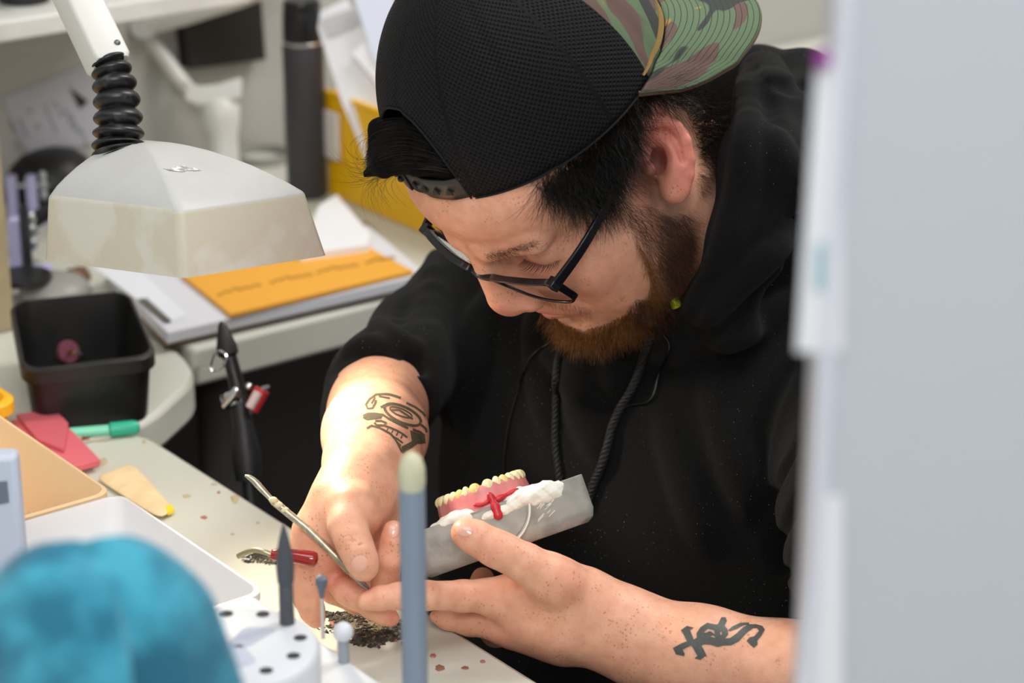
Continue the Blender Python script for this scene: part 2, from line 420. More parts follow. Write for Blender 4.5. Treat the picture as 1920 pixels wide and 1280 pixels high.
for s in (1, -1):
    a(9, Cap(hd(95, s*12, 33), hd(81, s*46, 33), 9.5, 10))    # brow
    a(11, Ell(hd(100, s*32, 11), (19, 17, 11), HM), '-')       # socket
    a(4, Ell(hd(74.5, s*32, 11.5), (14.5, 18, 13), HM))           # lid over the eyeball
    a(1.6, Cap(hd(90, s*20, 20), hd(85, s*42, 19.5), 1.0, .7), '-')    # lid crease
    a(1.2, Cap(hd(89.5, s*20, 6), hd(81, s*47, 6), .9, .8), '-')  # closed lid line
    a(6, Cap(hd(88, s*14, 0), hd(81, s*36, -6), 5, 7))        # under-eye
a(7, Cap(hd(99, 0, 27), hd(112, 0, -10), 8, 9.5))              # nose bridge
a(7, Ell(hd(107.5, 0, -18), (14, 13.5, 12.5), HM))                  # nose tip
a(6, Cap(hd(98, 0, 6), hd(100, 0, -16), 12, 14))
for s in (1, -1):
    a(5, Ell(hd(101, s*14, -22), (11, 7.5, 9), HM))           # wing
    a(2, Ell(hd(103, s*8, -31), (6, 4, 6), HM), '-')          # nostril
    a(3, Cap(hd(95, s*21, -20), hd(88, s*35, -44), 2.0, 1.8), '-')   # fold beside the mouth
a(10, Ell(hd(84, 0, -44), (18, 29, 20), HM))                  # muzzle
a(4, Cap(hd(99, 2, -43), hd(89, 25, -49), 5.2, 3.5)); a(4, Cap(hd(99, -2, -43), hd(89, -25, -49), 5.2, 3.5))
a(4, Cap(hd(96.5, 0, -53), hd(87, 22, -53), 6, 4)); a(4, Cap(hd(96.5, 0, -53), hd(87, -22, -53), 6, 4))
a(1.6, Cap(hd(105, 0, -48), hd(90, 26, -50.5), 1.6, 1.5), '-'); a(1.6, Cap(hd(105, 0, -48), hd(90, -26, -50.5), 1.6, 1.5), '-')
a(6, Cap(hd(94, -14, -65), hd(94, 14, -65), 3.5), '-')        # under the lip
# neck and the hidden trunk inside the clothes
a(20, Cap(hd(-14, 0, -50), tr(-130, 0, -100), 56, 62))
a(16, Cap(hd(24, 0, -88), tr(-95, 0, -140), 40, 42))
a(30, Cap(tr(-130, 0, -130), tr(-120, 0, -520), 85, 105))
for s in (1, -1): a(30, Cap(tr(-130, s*30, -170), tr(-120, s*165, -190), 60, 50))
# left ear (seen) in picture-plane points, right ear mirrored through the head
def q2h(q): return HM@(np.asarray(q)-PH)
EB = 58
ear = [(1206, 283, EB+1), (1206, 248, EB+3), (1221, 229, EB+6), (1246, 226, EB+7), (1269, 237, EB+6), (1285, 263, EB+4), (1292, 298, EB+1), (1291, 328, EB-1), (1285, 352, EB-3)]
earP = [P(*e) for e in ear]
def mirror(q):
    h = q2h(q); h[1] = -h[1]; return hd(*h)
def build_ear(f):
    e = [f(q) for q in earP]
    A = HM if f is mirror else HM
    out = []
    def b(k, n, op='+'): out.append((op, k, n))
    b(0, Cap(f(P(1240, 300, EB-18)), f(P(1262, 300, EB-6)), 14, 12))
    for (x, y, B, r) in ((1262, 262, EB-3, 9), (1268, 300, EB-4, 9.5), (1264, 335, EB-5, 9)):
        b(8, Ell(f(P(x, y, B)), (r, r, r)))
    b(7, Cap(f(P(1240, 256, EB-3)), f(P(1264, 262, EB-3)), 8, 8))
    b(6, Ell(f(P(1264, 356, EB-5)), (7.5, 6.5, 7.5)))
    b(6, Cap(f(P(1262, 340, EB-5)), f(P(1268, 360, EB-5)), 7.5, 6.8))
    b(3.0, Ell(f(P(1238, 306, EB+7)), (7, 11, 9)), '-')           # concha
    b(3.0, Ell(f(P(1231, 296, EB+5)), (8, 7, 10)), '-')
    b(2.5, Cap(f(P(1235, 248, EB+7)), f(P(1264, 256, EB+7)), 3.0, 3.2), '-')
    b(4, Cap(f(P(1266, 258, EB+7)), f(P(1279, 300, EB+5)), 2.4, 1.6), '-')
    for i in range(len(e)-1): b(2.5, Cap(e[i], e[i+1], 3.3 if i else 3.0, 3.3))
    b(5, Cap(f(P(1258, 272, EB+1)), f(P(1261, 322, EB+1)), 3.2, 3.2))   # antihelix
    b(3, Ell(f(P(1219, 316, EB+3)), (4.2, 4.5, 5)))               # tragus
    b(3, Cap(f(P(1208, 280, EB+1)), f(P(1214, 318, EB-4)), 4.5, 6))
    return Seq(out)
a(3.5, build_ear(lambda q: q)); a(3.5, build_ear(mirror))
a(2.0, Ell(P(1233, 303, EB-2), (5.5, 8, 8)), '-')
# chin fat / neck side under the ear
a(14, Cap(hd(-6, 46, -40), tr(-110, 40, -110), 22, 30)); a(14, Cap(hd(-6, -46, -40), tr(-110, -40, -110), 22, 30))
head = Seq(H)

# ---- left arm (picture right)
def caps(spec, k): return Seq([('+', k, Cap(P(*spec[i][:3]), P(*spec[i+1][:3]), mm(spec[i][3], spec[i][2]), mm(spec[i+1][3], spec[i+1][2]))) for i in range(len(spec)-1)])
LA = Seq([('+', 0, caps([(1128, 1172, 66, 74), (1190, 1196, 68, 82), (1310, 1236, 76, 98), (1480, 1280, 84, 112), (1760, 1330, 92, 122)], 10)),
          ('+', 20, caps([(1760, 1330, 92, 122), (1738, 1080, 60, 118), (1690, 820, -20, 120)], 10)),
          ('+', 18, Cap(P(1112, 1140, 72), P(1140, 1160, 70), 17, 19))])
palmL = Seq([('+', 0, caps([(1128, 1172, 66, 74), (1060, 1158, 62, 76), (985, 1140, 58, 62)], 12)),
             ('+', 14, caps([(1090, 1112, 78, 52), (1030, 1084, 88, 46)], 10)),        # base of the thumb
             ('+', 12, caps([(1060, 1196, 52, 46), (965, 1178, 50, 40)], 10)),
             ('+', 8, caps([(990, 1108, 66, 44), (940, 1122, 66, 38)], 10))])
thL = fing([(1046, 1090, 90, 43), (985, 1056, 96, 37), (948, 1036, 99, 34), (925, 1026, 100, 33.5), (893, 1008, 101, 31), (874, 999, 101, 29)], 4)
ixL = fing([(972, 1120, 66, 36), (905, 1117, 70, 31), (868, 1117, 76, 29.5), (800, 1116, 92, 27), (748, 1117, 101, 25), (712, 1121, 106, 22), (688, 1127, 107, 18)], 3)
mdL = fing([(985, 1160, 52, 40), (930, 1166, 50, 34), (880, 1164, 46, 28), (838, 1160, 43, 20), (816, 1156, 42, 12)], 3)
rgL = fing([(1000, 1180, 44, 36), (930, 1182, 26, 30), (885, 1140, -2, 26), (905, 1085, -16, 22)], 3)
pkL = fing([(1040, 1196, 36, 32), (985, 1190, 14, 26), (955, 1140, -10, 23), (965, 1095, -18, 19)], 3)
handL = Hand(palmL, [thL, ixL, mdL, rgL, pkL], 7)
# ---- right arm (picture left)
RA = Seq([('+', 0, caps([(738, 704, -142, 70), (708, 765, -95, 88), (703, 815, -35, 92), (690, 868, 22, 77), (672, 905, 58, 67)], 14)),
          ('+', 22, caps([(738, 704, -142, 70), (802, 634, -220, 60), (885, 575, -300, 84)], 12)),
          ('+', 14, Cap(P(735, 850, 6), P(722, 905, 44), 16, 15))])
palmR = Seq([('+', 0, caps([(676, 900, 56, 70), (650, 950, 72, 66), (615, 1005, 74, 52), (596, 1048, 72, 40)], 14)),
             ('+', 14, caps([(690, 920, 66, 48), (668, 962, 90, 42)], 10)),           # base of the thumb
             ('+', 10, caps([(704, 940, 50, 46), (716, 990, 44, 38), (716, 1040, 44, 32)], 10)),
             ('+', 10, caps([(585, 1000, 74, 32), (576, 1050, 72, 31)], 8)),
             ('+', 8, caps([(640, 1040, 62, 36), (640, 1075, 60, 28)], 8))])
thR = fing([(662, 950, 96, 44), (652, 985, 106, 36), (660, 1008, 112, 32), (668, 1028, 114, 31.5), (679, 1052, 113, 29), (683, 1064, 112, 26)], 4)
ixR = fing([(716, 1035, 44, 34), (712, 1092, 54, 29), (722, 1094, 76, 26), (730, 1045, 92, 24), (735, 1014, 94, 21.5), (738, 993, 94, 18.5)], 3)
mdR = fing([(628, 1078, 62, 30), (650, 1108, 82, 24.5), (668, 1120, 82, 23), (700, 1140, 80, 21.5), (722, 1153, 79, 19), (734, 1159, 78, 15.5)], 3)
rgR = fing([(606, 1072, 62, 27), (625, 1108, 56, 23), (668, 1130, 48, 21), (700, 1138, 46, 17)], 3)
pkR = fing([(572, 1050, 72, 30), (572, 1092, 74, 29.5), (577, 1120, 72, 27), (586, 1146, 68, 23), (592, 1160, 66, 18)], 3)
for x0, y0, x1, y1, B, ops in ((916, 1000, 940, 1040, 131, thL), (910, 1002, 930, 1040, 132, thL), (925, 1000, 950, 1036, 130, thL)): ops.it.append(('-', 1.2, Cap(P(x0, y0, B), P(x1, y1, B), .7)))
for x0, y0, x1, y1, B, ops in ((642, 1016, 690, 1008, 145, thR), (646, 1024, 692, 1018, 145, thR), (650, 1006, 684, 1000, 144, thR)): ops.it.append(('-', 1.2, Cap(P(x0, y0, B-22), P(x1, y1, B-22), .7)))
handR = Hand(palmR, [thR, ixR, mdR, rgR, pkR], 6)
def wrinkle(P_):
    return .12*np.sin(P_[:, 0]*2.1+np.sin(P_[:, 1]*.7)*2)*np.sin(P_[:, 2]*1.7+P_[:, 1]*1.3)
CR = []
def crease(p0, p1, r): CR.append(('-', 1.5, Cap(p0, p1, r)))
armL = Seq([('+', 0, LA), ('+', 9, handL)]); armR = Seq([('+', 0, RA), ('+', 9, handR)])
bodyN = Seq([('+', 0, head), ('+', 0, armL), ('+', 0, armR)])
bv, bf = polygonise(bodyN, (-140, -330, -440), (360, 270, 170), HRES)
# ------------------------------------------------------------------ person: root, body mesh with tint
PERSON = thing('person', 'man in a black hooded sweatshirt and backwards camouflage cap bending over a denture flask', 'person', q2w(tr(-150, 0, -560)))
PERSON.location.z = 0; WL[PERSON][2] = 0
def paint(v, base):
    c = np.tile(np.array(lin(base)), (len(v), 1))
    def spot(cn, r, rgb, w, cull=3):
        nonlocal c
        d = np.linalg.norm(v-np.asarray(cn), axis=1)/r; k = (w*np.exp(-d*d))[:, None]; c = c*(1-k)+np.array(lin(rgb))*k
    return c, spot
def paint_body():
    v = bv
    c = np.tile(np.array(lin((240, 182, 152))), (len(v), 1))
    def spot(cn, r, rgb, w):
        d = np.linalg.norm(v-np.asarray(cn), axis=1)/r; k = (w*np.exp(-d*d))[:, None]; c[:] = c*(1-k)+np.array(lin(rgb))*k
    for q in earP: spot(q, 13, (228, 136, 122), .55)
    spot(P(1262, 320, 52), 22, (224, 134, 120), .5)
    for q in (P(1234, 304, 48), P(1234, 290, 48)): spot(q, 10, (150, 66, 62), .6)  # ear hollow darkened: its shade is put into the skin tint
    spot(hd(114, 0, -18), 15, (222, 140, 125), .65); spot(hd(96, 14, -24), 10, (215, 130, 118), .4)
    for s in (1, -1):
        spot(hd(76, s*45, -18), 26, (214, 142, 122), .5)
        for t in np.linspace(0, 1, 6):
            spot(hd(101-9*t, s*24*t, -45-4*t), 4.5, (200, 110, 105), .5); spot(hd(99-8*t, s*22*t, -54), 5, (205, 115, 108), .45)
        spot(hd(88, s*20, 10), 8, (196, 120, 105), .5)
    # beard and scalp shadow of the short hair
    dark = (92, 58, 44)
    for s in (1, -1):
        for f_, l_, u_, r_, w_ in ((18, 64, -38, 17, .6), (28, 62, -60, 18, .75), (50, 50, -78, 18, .8), (72, 30, -90, 17, .85), (8, 66, -20, 14, .5), (10, 72, 4, 14, .6), (14, 72, 22, 16, .7)):
            spot(hd(f_, s*l_, u_), r_, dark, w_)
    spot(hd(90, 0, -92), 18, dark, .85); spot(hd(98, 0, -70), 6, dark, .4)
    sc = (v-PH)@HM.T
    k = np.clip((sc[:, 2]-(70-.35*(sc[:, 0]-60)))/8, 0, 1)*.9*(v[:, 1] > -10); k = np.where(sc[:, 0] > 62, np.clip((sc[:, 2]-84)/6, 0, 1)*.9, k)
    c[:] = c*(1-k[:, None])+np.array(lin((30, 24, 22)))*k[:, None]
    # hands: redder finger tips and knuckles
    for x, y, B, r, w in ((668, 1128, 66, 9, .6), (740, 1000, 94, 10, .5), (736, 1160, 78, 8, .6), (590, 1160, 66, 9, .4), (620, 1045, 80, 14, .5), (640, 1075, 80, 10, .5), (920, 1030, 105, 9, .35), (862, 985, 110, 8, .4), (700, 1130, 66, 12, .4), (650, 1105, 90, 8, .3), (1060, 1080, 96, 16, .2), (940, 1180, 60, 20, .2)):
        spot(P(x, y, B), r, (226, 130, 112), w)
    return c
def skin_mat():
    m = bpy.data.materials.new('skin'); m.use_nodes = True; nt = m.node_tree; N, L = nt.nodes, nt.links; p = N['Principled BSDF']
    at = N.new('ShaderNodeAttribute'); at.attribute_name = 'tint'; tc = N.new('ShaderNodeTexCoord')
    def noise(sc, det=3):
        n = N.new('ShaderNodeTexNoise'); n.inputs['Scale'].default_value = sc; n.inputs['Detail'].default_value = det; L.new(tc.outputs['Object'], n.inputs['Vector']); return n
    def ramp(src, p0, p1, c0, c1):
        r = N.new('ShaderNodeValToRGB'); e = r.color_ramp.elements; e[0].position = p0; e[1].position = p1; e[0].color = c0+(1,); e[1].color = c1+(1,); L.new(src, r.inputs['Fac']); return r
    def mul(a_, b_, f=1):
        x = N.new('ShaderNodeMix'); x.data_type = 'RGBA'; x.blend_type = 'MULTIPLY'; x.inputs['Factor'].default_value = f; L.new(a_, x.inputs['A']); L.new(b_, x.inputs['B']); return x.outputs['Result']
    col = mul(at.outputs['Color'], ramp(noise(130).outputs['Fac'], .35, .7, (1, 1, 1), (.90, .80, .76)).outputs['Color'])
    vo = N.new('ShaderNodeTexVoronoi'); vo.inputs['Scale'].default_value = 420; L.new(tc.outputs['Object'], vo.inputs['Vector'])
    fr = ramp(vo.outputs['Distance'], .10, .34, (.66, .44, .34), (1, 1, 1))
    gate = ramp(noise(75, 2).outputs['Fac'], .47, .66, (0, 0, 0), (1, 1, 1))
    x = N.new('ShaderNodeMix'); x.data_type = 'RGBA'; x.blend_type = 'MULTIPLY'; L.new(gate.outputs['Color'], x.inputs['Factor']); L.new(col, x.inputs['A']); L.new(fr.outputs['Color'], x.inputs['B']); col = x.outputs['Result']
    L.new(col, p.inputs['Base Color']); p.inputs['Roughness'].default_value = .46; p.inputs['Specular IOR Level'].default_value = .42
    p.inputs['Subsurface Weight'].default_value = .35; p.inputs['Subsurface Radius'].default_value = (1, .38, .2); p.inputs['Subsurface Scale'].default_value = .004
    b = N.new('ShaderNodeBump'); b.inputs['Strength'].default_value = .35; b.inputs['Distance'].default_value = .0006
    L.new(noise(1100, 4).outputs['Fac'], b.inputs['Height']); L.new(b.outputs['Normal'], p.inputs['Normal']); return m
SKIN = skin_mat()
BODY = np_mesh('body', q2w(bv), bf, SKIN, WL[PERSON], PERSON, paint_body())
def bvh_of(vw, f): return BVHTree.FromPolygons([Vector(x) for x in vw], [tuple(map(int, q)) for q in f])
BVH = bvh_of(q2w(bv), bf)
def hit(px, py, tree=None):
    h = (tree or BVH).ray_cast(Vector(CAM), Vector(ray(px, py)))
    return (np.array(h[0]), np.array(h[1]) if np.dot(h[1], ray(px, py)) < 0 else -np.array(h[1])) if h[0] is not None else None

# surface marks (tattoos, nails): thin film laid on the skin
def film(name, polys, material, parent, off=.00025, step=2.5, tree=None, dome=0, label=None):
    mb = MB()
    for poly in polys:
        poly = [(float(x), float(y)) for x, y in poly]
        dense = []
        for i in range(len(poly)):
            p0, p1 = np.array(poly[i]), np.array(poly[(i+1) % len(poly)]); n = max(1, int(np.linalg.norm(p1-p0)/step))
            dense += [tuple(p0+(p1-p0)*k/n) for k in range(n)]
        A_ = np.array(dense); nb = len(dense); x0, y0 = A_.min(0); x1, y1 = A_.max(0)
        for gx in np.arange(x0+step/2, x1, step):
            for gy in np.arange(y0+step/2, y1, step):
                if np.min(np.abs(A_-[gx, gy]).sum(1)) > step*.8: dense.append((gx, gy))
        vs, es, fs, *_ = geometry.delaunay_2d_cdt([Vector(q) for q in dense], [], [list(range(nb))], 1, 1e-4)
        out, ok = [], {}
        cen = A_.mean(0); R_ = np.abs(A_-cen).max()
        for i, q in enumerate(vs):
            h = hit(q[0], q[1], tree)
            if h is None: continue
            ok[i] = len(out); d = dome*max(0, 1-(np.linalg.norm(np.array(q)-cen)/R_)**2)
            out.append(h[0]+h[1]*(off+d))
        F = [[ok[i] for i in f] for f in fs if all(i in ok for i in f)]
        if F: mb.add(out, F)
    o = mb.build(name, material, parent, fixn=False)
    if label: o['label'] = label
    return o
def stroke(pts, w):
    Pn = np.array(pts, float); t = np.gradient(Pn, axis=0); t /= np.linalg.norm(t, axis=1)[:, None]+1e-9; n = np.c_[-t[:, 1], t[:, 0]]; w = np.broadcast_to(w, (len(Pn),))[:, None]/2
    return list(map(tuple, np.r_[Pn+n*w, (Pn-n*w)[::-1]]))
def zz(pts, ox, oy, s): return [(ox+x/s, oy+y/s) for x, y in pts]
INK = mat('tattoo_ink', (62, 66, 62), .5, mottle=.35, mscale=900, rgb2=(96, 92, 84))
INK2 = mat('faded_tattoo_ink', (84, 78, 60), .5, mottle=.5, mscale=700, rgb2=(120, 104, 80))
T1 = lambda pts: zz(pts, 1240, 1140, 1920/220)
film('forearm_tattoo', [
    T1([(320, 360), (420, 290), (530, 320), (470, 360), (525, 500), (640, 580), (700, 690), (740, 770), (640, 845), (540, 820), (590, 780), (500, 620), (470, 615), (350, 680), (385, 740), (375, 785), (240, 755), (190, 650), (330, 575), (420, 540), (370, 440)]),
    T1([(520, 520), (580, 480), (575, 410), (640, 310), (750, 240), (890, 268), (925, 262), (980, 150), (1050, 150), (1072, 210), (1035, 290), (1085, 350), (1095, 430), (1040, 495), (1120, 490), (1220, 420), (1330, 320), (1420, 265), (1540, 262), (1650, 290), (1695, 350), (1640, 450), (1570, 530), (1575, 600), (1510, 650), (1395, 535), (1440, 480), (1520, 460), (1600, 370), (1560, 325), (1500, 330), (1400, 400), (1270, 540), (1150, 605), (1000, 612), (920, 635), (800, 595), (700, 590), (640, 620)]),
    T1([(1090, 360), (1160, 300), (1290, 240), (1430, 235), (1440, 262), (1330, 285), (1230, 340), (1120, 378)]),
    ], INK, BODY, label='blackletter style tattoo on the forearm')
film('tattoo_highlight', [T1([(700, 400), (760, 345), (860, 370), (870, 430), (800, 380), (720, 410)]), T1([(800, 470), (850, 450), (885, 490)]), T1([(960, 400), (985, 390), (985, 440), (965, 440)])], mat('bare_skin_gap', (190, 150, 120), .5), BODY, off=.0005)
T2 = lambda pts: zz(pts, 600, 700, 1396/240)
def arc(cx, cy, rx, ry, a0, a1, rot=0, n=14):
    t = np.radians(np.linspace(a0, a1, n)); c, s = math.cos(math.radians(rot)), math.sin(math.radians(rot))
    return [(cx+rx*math.cos(k)*c-ry*math.sin(k)*s, cy+rx*math.cos(k)*s+ry*math.sin(k)*c) for k in t]
lines = [
    ([(700, 225), (610, 230), (540, 280), (500, 340), (520, 385), (570, 380), (600, 330), (610, 290)], 26), ([(700, 225), (760, 230), (830, 250), (880, 270)], 30), ([(600, 260), (560, 330)], 22), ([(760, 270), (700, 260), (640, 250)], 22),
    (arc(900, 450, 215, 85, 0, 175, 25, 18), 34), (arc(900, 450, 215, 85, 180, 355, 25, 18), 34), (arc(880, 425, 130, 38, 0, 175, 22, 14), 20), (arc(880, 425, 130, 38, 180, 355, 22, 14), 20), ([(780, 400), (860, 400), (940, 450), (1010, 500)], 22), ([(660, 370), (700, 350), (760, 340)], 26),
    ([(470, 465), (520, 440), (600, 440), (680, 450), (660, 480), (590, 490), (510, 500), (470, 480)], 26), ([(560, 465), (620, 465)], 24), ([(680, 450), (740, 490), (800, 520), (880, 560), (960, 600)], 28), ([(600, 520), (660, 515), (720, 540), (690, 570), (620, 565), (590, 540)], 26),
    ([(510, 600), (560, 570), (640, 590), (700, 620), (770, 660), (820, 720), (860, 790), (890, 860)], 26), ([(700, 570), (760, 590), (830, 620), (900, 660), (950, 700)], 24),
    ([(740, 600), (720, 640)], 18), ([(800, 610), (780, 650)], 18), ([(850, 640), (830, 680)], 18), ([(900, 665), (880, 710)], 18), ([(780, 680), (850, 720), (900, 760)], 22), ([(830, 740), (880, 790)], 20), ([(940, 320), (1040, 370), (1120, 430), (1170, 500)], 26), ([(1100, 560), (1150, 600), (1160, 640)], 30), ([(1010, 610), (1090, 640), (1140, 680)], 30)]
film('upper_arm_tattoo', [stroke(T2(p), w/7.0) for p, w in lines]+[T2([(980, 620), (1140, 680), (1150, 760), (1060, 770), (900, 880), (885, 800), (1000, 740)])], INK2, BODY, label='faded ornamental tattoo below the sleeve')
NAIL = mat('fingernail', (240, 182, 160), .2, sss=.1, coat=.5)
def nail(name, cx, cy, rx, ry, rot):
    return film(name, [arc(cx, cy, rx, ry, 0, 345, rot, 20)], NAIL, BODY, off=.0003, step=3, dome=.0007)
nail('fingernail', 870, 992, 16, 12.5, 25); nail('fingernail', 674, 1056, 14.5, 16.5, 38); nail('fingernail', 738, 994, 9, 13.5, 6)

# ------------------------------------------------------------------ hoodie
def F_(x, y, B, r): return (P(x, y, B), mm(r, B))
def capsr(spec, k=12): return Seq([('+', k, Cap(P(*s0[:3]), P(*s1[:3]), mm(s0[3], s0[2]), mm(s1[3], s1[2]))) for s0, s1 in zip(spec, spec[1:])])
hood_items = [
    ('+', 0, Ell(tr(-112, 0, -300), (128, 205, 190), TM)),
    ('+', 50, Ell(tr(-112, 0, -480), (165, 205, 200), TM)),
    ('+', 50, Cap(tr(-128, -150, -178), tr(-128, 150, -178), 74)),
    ('+', 30, Cap(tr(-118, -40, -128), tr(-118, 40, -128), 66)),
    ('+', 30, capsr([(890, 570, -295, 118), (796, 640, -205, 96), (722, 722, -135, 100), (708, 775, -100, 104)], 20)),
    ('+', 30, capsr([(1650, 780, -60, 170), (1700, 860, 0, 190), (1734, 1000, 42, 168), (1744, 1120, 66, 158)], 20)),
    ('+', 30, capsr([(1735, 790, -40, 185), (1625, 950, 34, 160), (1585, 1050, 74, 112)], 20)),
    # hood lying round the neck
    ('+', 10, capsr([(1190, 672, -70, 26), (1262, 632, -44, 46), (1350, 570, -18, 62), (1400, 450, 2, 76), (1432, 310, 2, 80), (1446, 205, -40, 64), (1432, 140, -100, 46)], 14)),
    ('+', 10, capsr([(1440, 660, -60, 60), (1500, 520, -66, 84), (1530, 380, -80, 92), (1530, 240, -110, 92), (1500, 165, -150, 74)], 16)),
    ('+', 14, capsr([(1200, 690, -85, 30), (1330, 640, -70, 45), (1440, 550, -70, 50), (1520, 450, -75, 50)], 12)),
    ('+', 20, capsr([(1420, 150, -180, 66), (1300, 190, -240, 90), (1180, 300, -270, 80)], 16)),
    ('+', 10, capsr([(1215, 680, -66, 24), (1150, 706, -64, 27), (1090, 704, -74, 27), (1040, 668, -96, 26)], 12)),
    ('+', 14, capsr([(1150, 690, -100, 30), (1070, 640, -125, 40), (980, 560, -185, 55), (1000, 440, -250, 60)], 16)),
]
base_hood = Seq(list(hood_items))
def fold(px, r, op, k, sink=0.0, n=4):
    pts = [trace(base_hood, x, y) for x, y in spline([(a_, b_, 0) for a_, b_ in px], n)[:, :2]]
    pts = [q-np.array([0, 0, sink]) for q in pts if q is not None]
    m = len(pts)-1
    for i_ in range(m):
        e0, e1_ = math.sin(math.pi*(i_+.3)/(m+.6))**.6, math.sin(math.pi*(i_+1.3)/(m+.6))**.6
        hood_items.append((op, k, Cap(pts[i_], pts[i_+1], r*e0, r*e1_)))
for c_ in ([(1404, 112), (1430, 165), (1441, 206), (1470, 272), (1500, 332), (1530, 400)], [(1450, 150), (1490, 160), (1540, 150)], [(1413, 405), (1370, 470), (1326, 528), (1296, 570)], [(1500, 392), (1413, 467), (1321, 580), (1268, 606)], [(1496, 470), (1403, 562), (1326, 626), (1262, 640)], [(1484, 672), (1440, 770), (1416, 900), (1420, 1000)]):
    fold(c_, 5.0, '-', 7, -2.0)
for c_ in ([(1388, 150), (1404, 230), (1402, 320), (1372, 430), (1330, 520), (1290, 590)], [(1450, 240), (1480, 320), (1510, 400)], [(1480, 440), (1395, 520), (1318, 606)], [(1500, 550), (1420, 610), (1340, 650)]):
    fold(c_, 7.0, '+', 9, 3.0)
for c_ in ([(814, 480), (805, 610), (799, 711), (806, 780)], [(915, 562), (897, 634), (885, 717), (873, 800)], [(1001, 590), (1010, 650), (1022, 717), (1034, 790)], [(1078, 690), (1100, 760), (1130, 860)], [(1330, 730), (1380, 860), (1410, 960)], [(1240, 780), (1290, 900), (1330, 1020)]):
    fold(c_, 6.5, '+', 14, 4.0)
for c_ in ([(660, 640), (698, 666), (740, 690)], [(636, 696), (689, 684), (728, 700), (778, 722), (804, 752)], [(760, 560), (750, 610), (764, 660), (790, 700)]):
    fold(c_, 4.2, '-', 7, -1.6)
for c_ in ([(648, 668), (690, 650), (740, 660)], [(700, 600), (740, 640), (790, 670)]):
    fold(c_, 6.0, '+', 9, 3.2)
fold([(612, 762), (622, 731), (643, 714), (669, 706), (720, 703), (755, 710), (784, 724)], 1.5, '-', 2, -.6, 6)
for c_ in ([(1494, 812), (1462, 880), (1444, 954), (1462, 1043), (1492, 1098)], [(1524, 892), (1476, 970), (1464, 1040), (1484, 1086)]):
    fold(c_, 6.0, '-', 6, -2.0)
hood_items += [('-', 10, Cap(P(706, 852, -72), P(690, 985, 30), mm(121, -60))),                    # sleeve mouth
               ('-', 10, Cap(P(1560, 1275, 90), P(1480, 1290, 90), mm(135, 90))),
               ('-', 6, Cap(hd(-14, 0, -50), tr(-130, 0, -100), 58, 60)),
               ('-', 8, Cap(hd(44, 0, -46), hd(44, 0, -72), 56, 46)), ('-', 8, Ell(hd(0, 0, 30), (118, 90, 100), HM))]
def cloth(Pq):
    t = (Pq-PH)@TM.T
    return 1.1*np.sin(t[:, 1]/19+np.sin(t[:, 2]/70)*1.6)*np.clip((t[:, 0]+90)/60, 0, 1)+.9*np.sin(Pq[:, 0]/23+Pq[:, 1]/31+2*np.sin(Pq[:, 2]/40))
hv, hf = polygonise(Warp(Seq(hood_items), cloth), (-160, -420, -440), (420, 290, 190), HRES*1.7, 2)
HOODIE = mat('black_fleece', (16, 16, 16), .92, bump=.8, bscale=1400, mottle=.7, mscale=900, rgb2=(25, 25, 25), sheen=.05, spec=.12)
def lint(m, sc=420, thr=.045, rgb=(190, 195, 190)):
    N, L = m.node_tree.nodes, m.node_tree.links; p = N['Principled BSDF']; src = p.inputs['Base Color'].links[0].from_socket
    tc = N.new('ShaderNodeTexCoord'); v = N.new('ShaderNodeTexVoronoi'); v.inputs['Scale'].default_value = sc; L.new(tc.outputs['Object'], v.inputs['Vector'])
    r = N.new('ShaderNodeValToRGB'); e = r.color_ramp.elements; e[0].position = thr; e[1].position = thr*1.6; e[0].color = (1, 1, 1, 1); e[1].color = (0, 0, 0, 1); L.new(v.outputs['Distance'], r.inputs['Fac'])
    n = N.new('ShaderNodeTexNoise'); n.inputs['Scale'].default_value = 14; L.new(tc.outputs['Object'], n.inputs['Vector'])
    r2 = N.new('ShaderNodeValToRGB'); e = r2.color_ramp.elements; e[0].position = .5; e[1].position = .62; L.new(n.outputs['Fac'], r2.inputs['Fac'])
    mu = N.new('ShaderNodeMath'); mu.operation = 'MULTIPLY'; L.new(r.outputs['Color'], mu.inputs[0]); L.new(r2.outputs['Color'], mu.inputs[1])
    x = N.new('ShaderNodeMix'); x.data_type = 'RGBA'; L.new(mu.outputs[0], x.inputs['Factor']); L.new(src, x.inputs['A']); x.inputs['B'].default_value = lin(rgb)+(1,)
    L.new(x.outputs['Result'], p.inputs['Base Color'])
lint(HOODIE, 330, .05)
HOOD = np_mesh('hoodie', q2w(hv), hf, HOODIE, WL[PERSON], PERSON)
HBVH = bvh_of(q2w(hv), hf)
def drape(px, off, n=6, tree=None):
    out = []
    for x, y in spline([(a_, b_, 0) for a_, b_ in px], n)[:, :2]:
        h = hit(x, y, tree or HBVH)
        if h is not None: out.append(h[0]+h[1]*off)
    o = np.array(out)
    for _ in range(3): o[1:-1] = .5*o[1:-1]+.25*(o[2:]+o[:-2])
    return o
CORD = mat('black_cord', (20, 20, 21), .7, bump=.5, bscale=900)
def twisted(name, px, r, parent):
    c = drape(px, r*.9, 14); s = np.r_[0, np.cumsum(np.linalg.norm(np.diff(c, axis=0), axis=1))]
    L_ = np.arange(0, s[-1], .0012); c = np.stack([np.interp(L_, s, c[:, i]) for i in range(3)], 1)
    mb = MB()
    for k in range(3):
        ph = L_/.010*2*math.pi+k*2.094
        t = np.gradient(c, axis=0); t /= np.linalg.norm(t, axis=1)[:, None]; a_ = np.cross(t, [.2, -.9, .3]); a_ /= np.linalg.norm(a_, axis=1)[:, None]; b_ = np.cross(t, a_)
        mb.tube(c+r*.5*(np.cos(ph)[:, None]*a_+np.sin(ph)[:, None]*b_), r*.6, 7)
    return mb.build(name, CORD, parent)
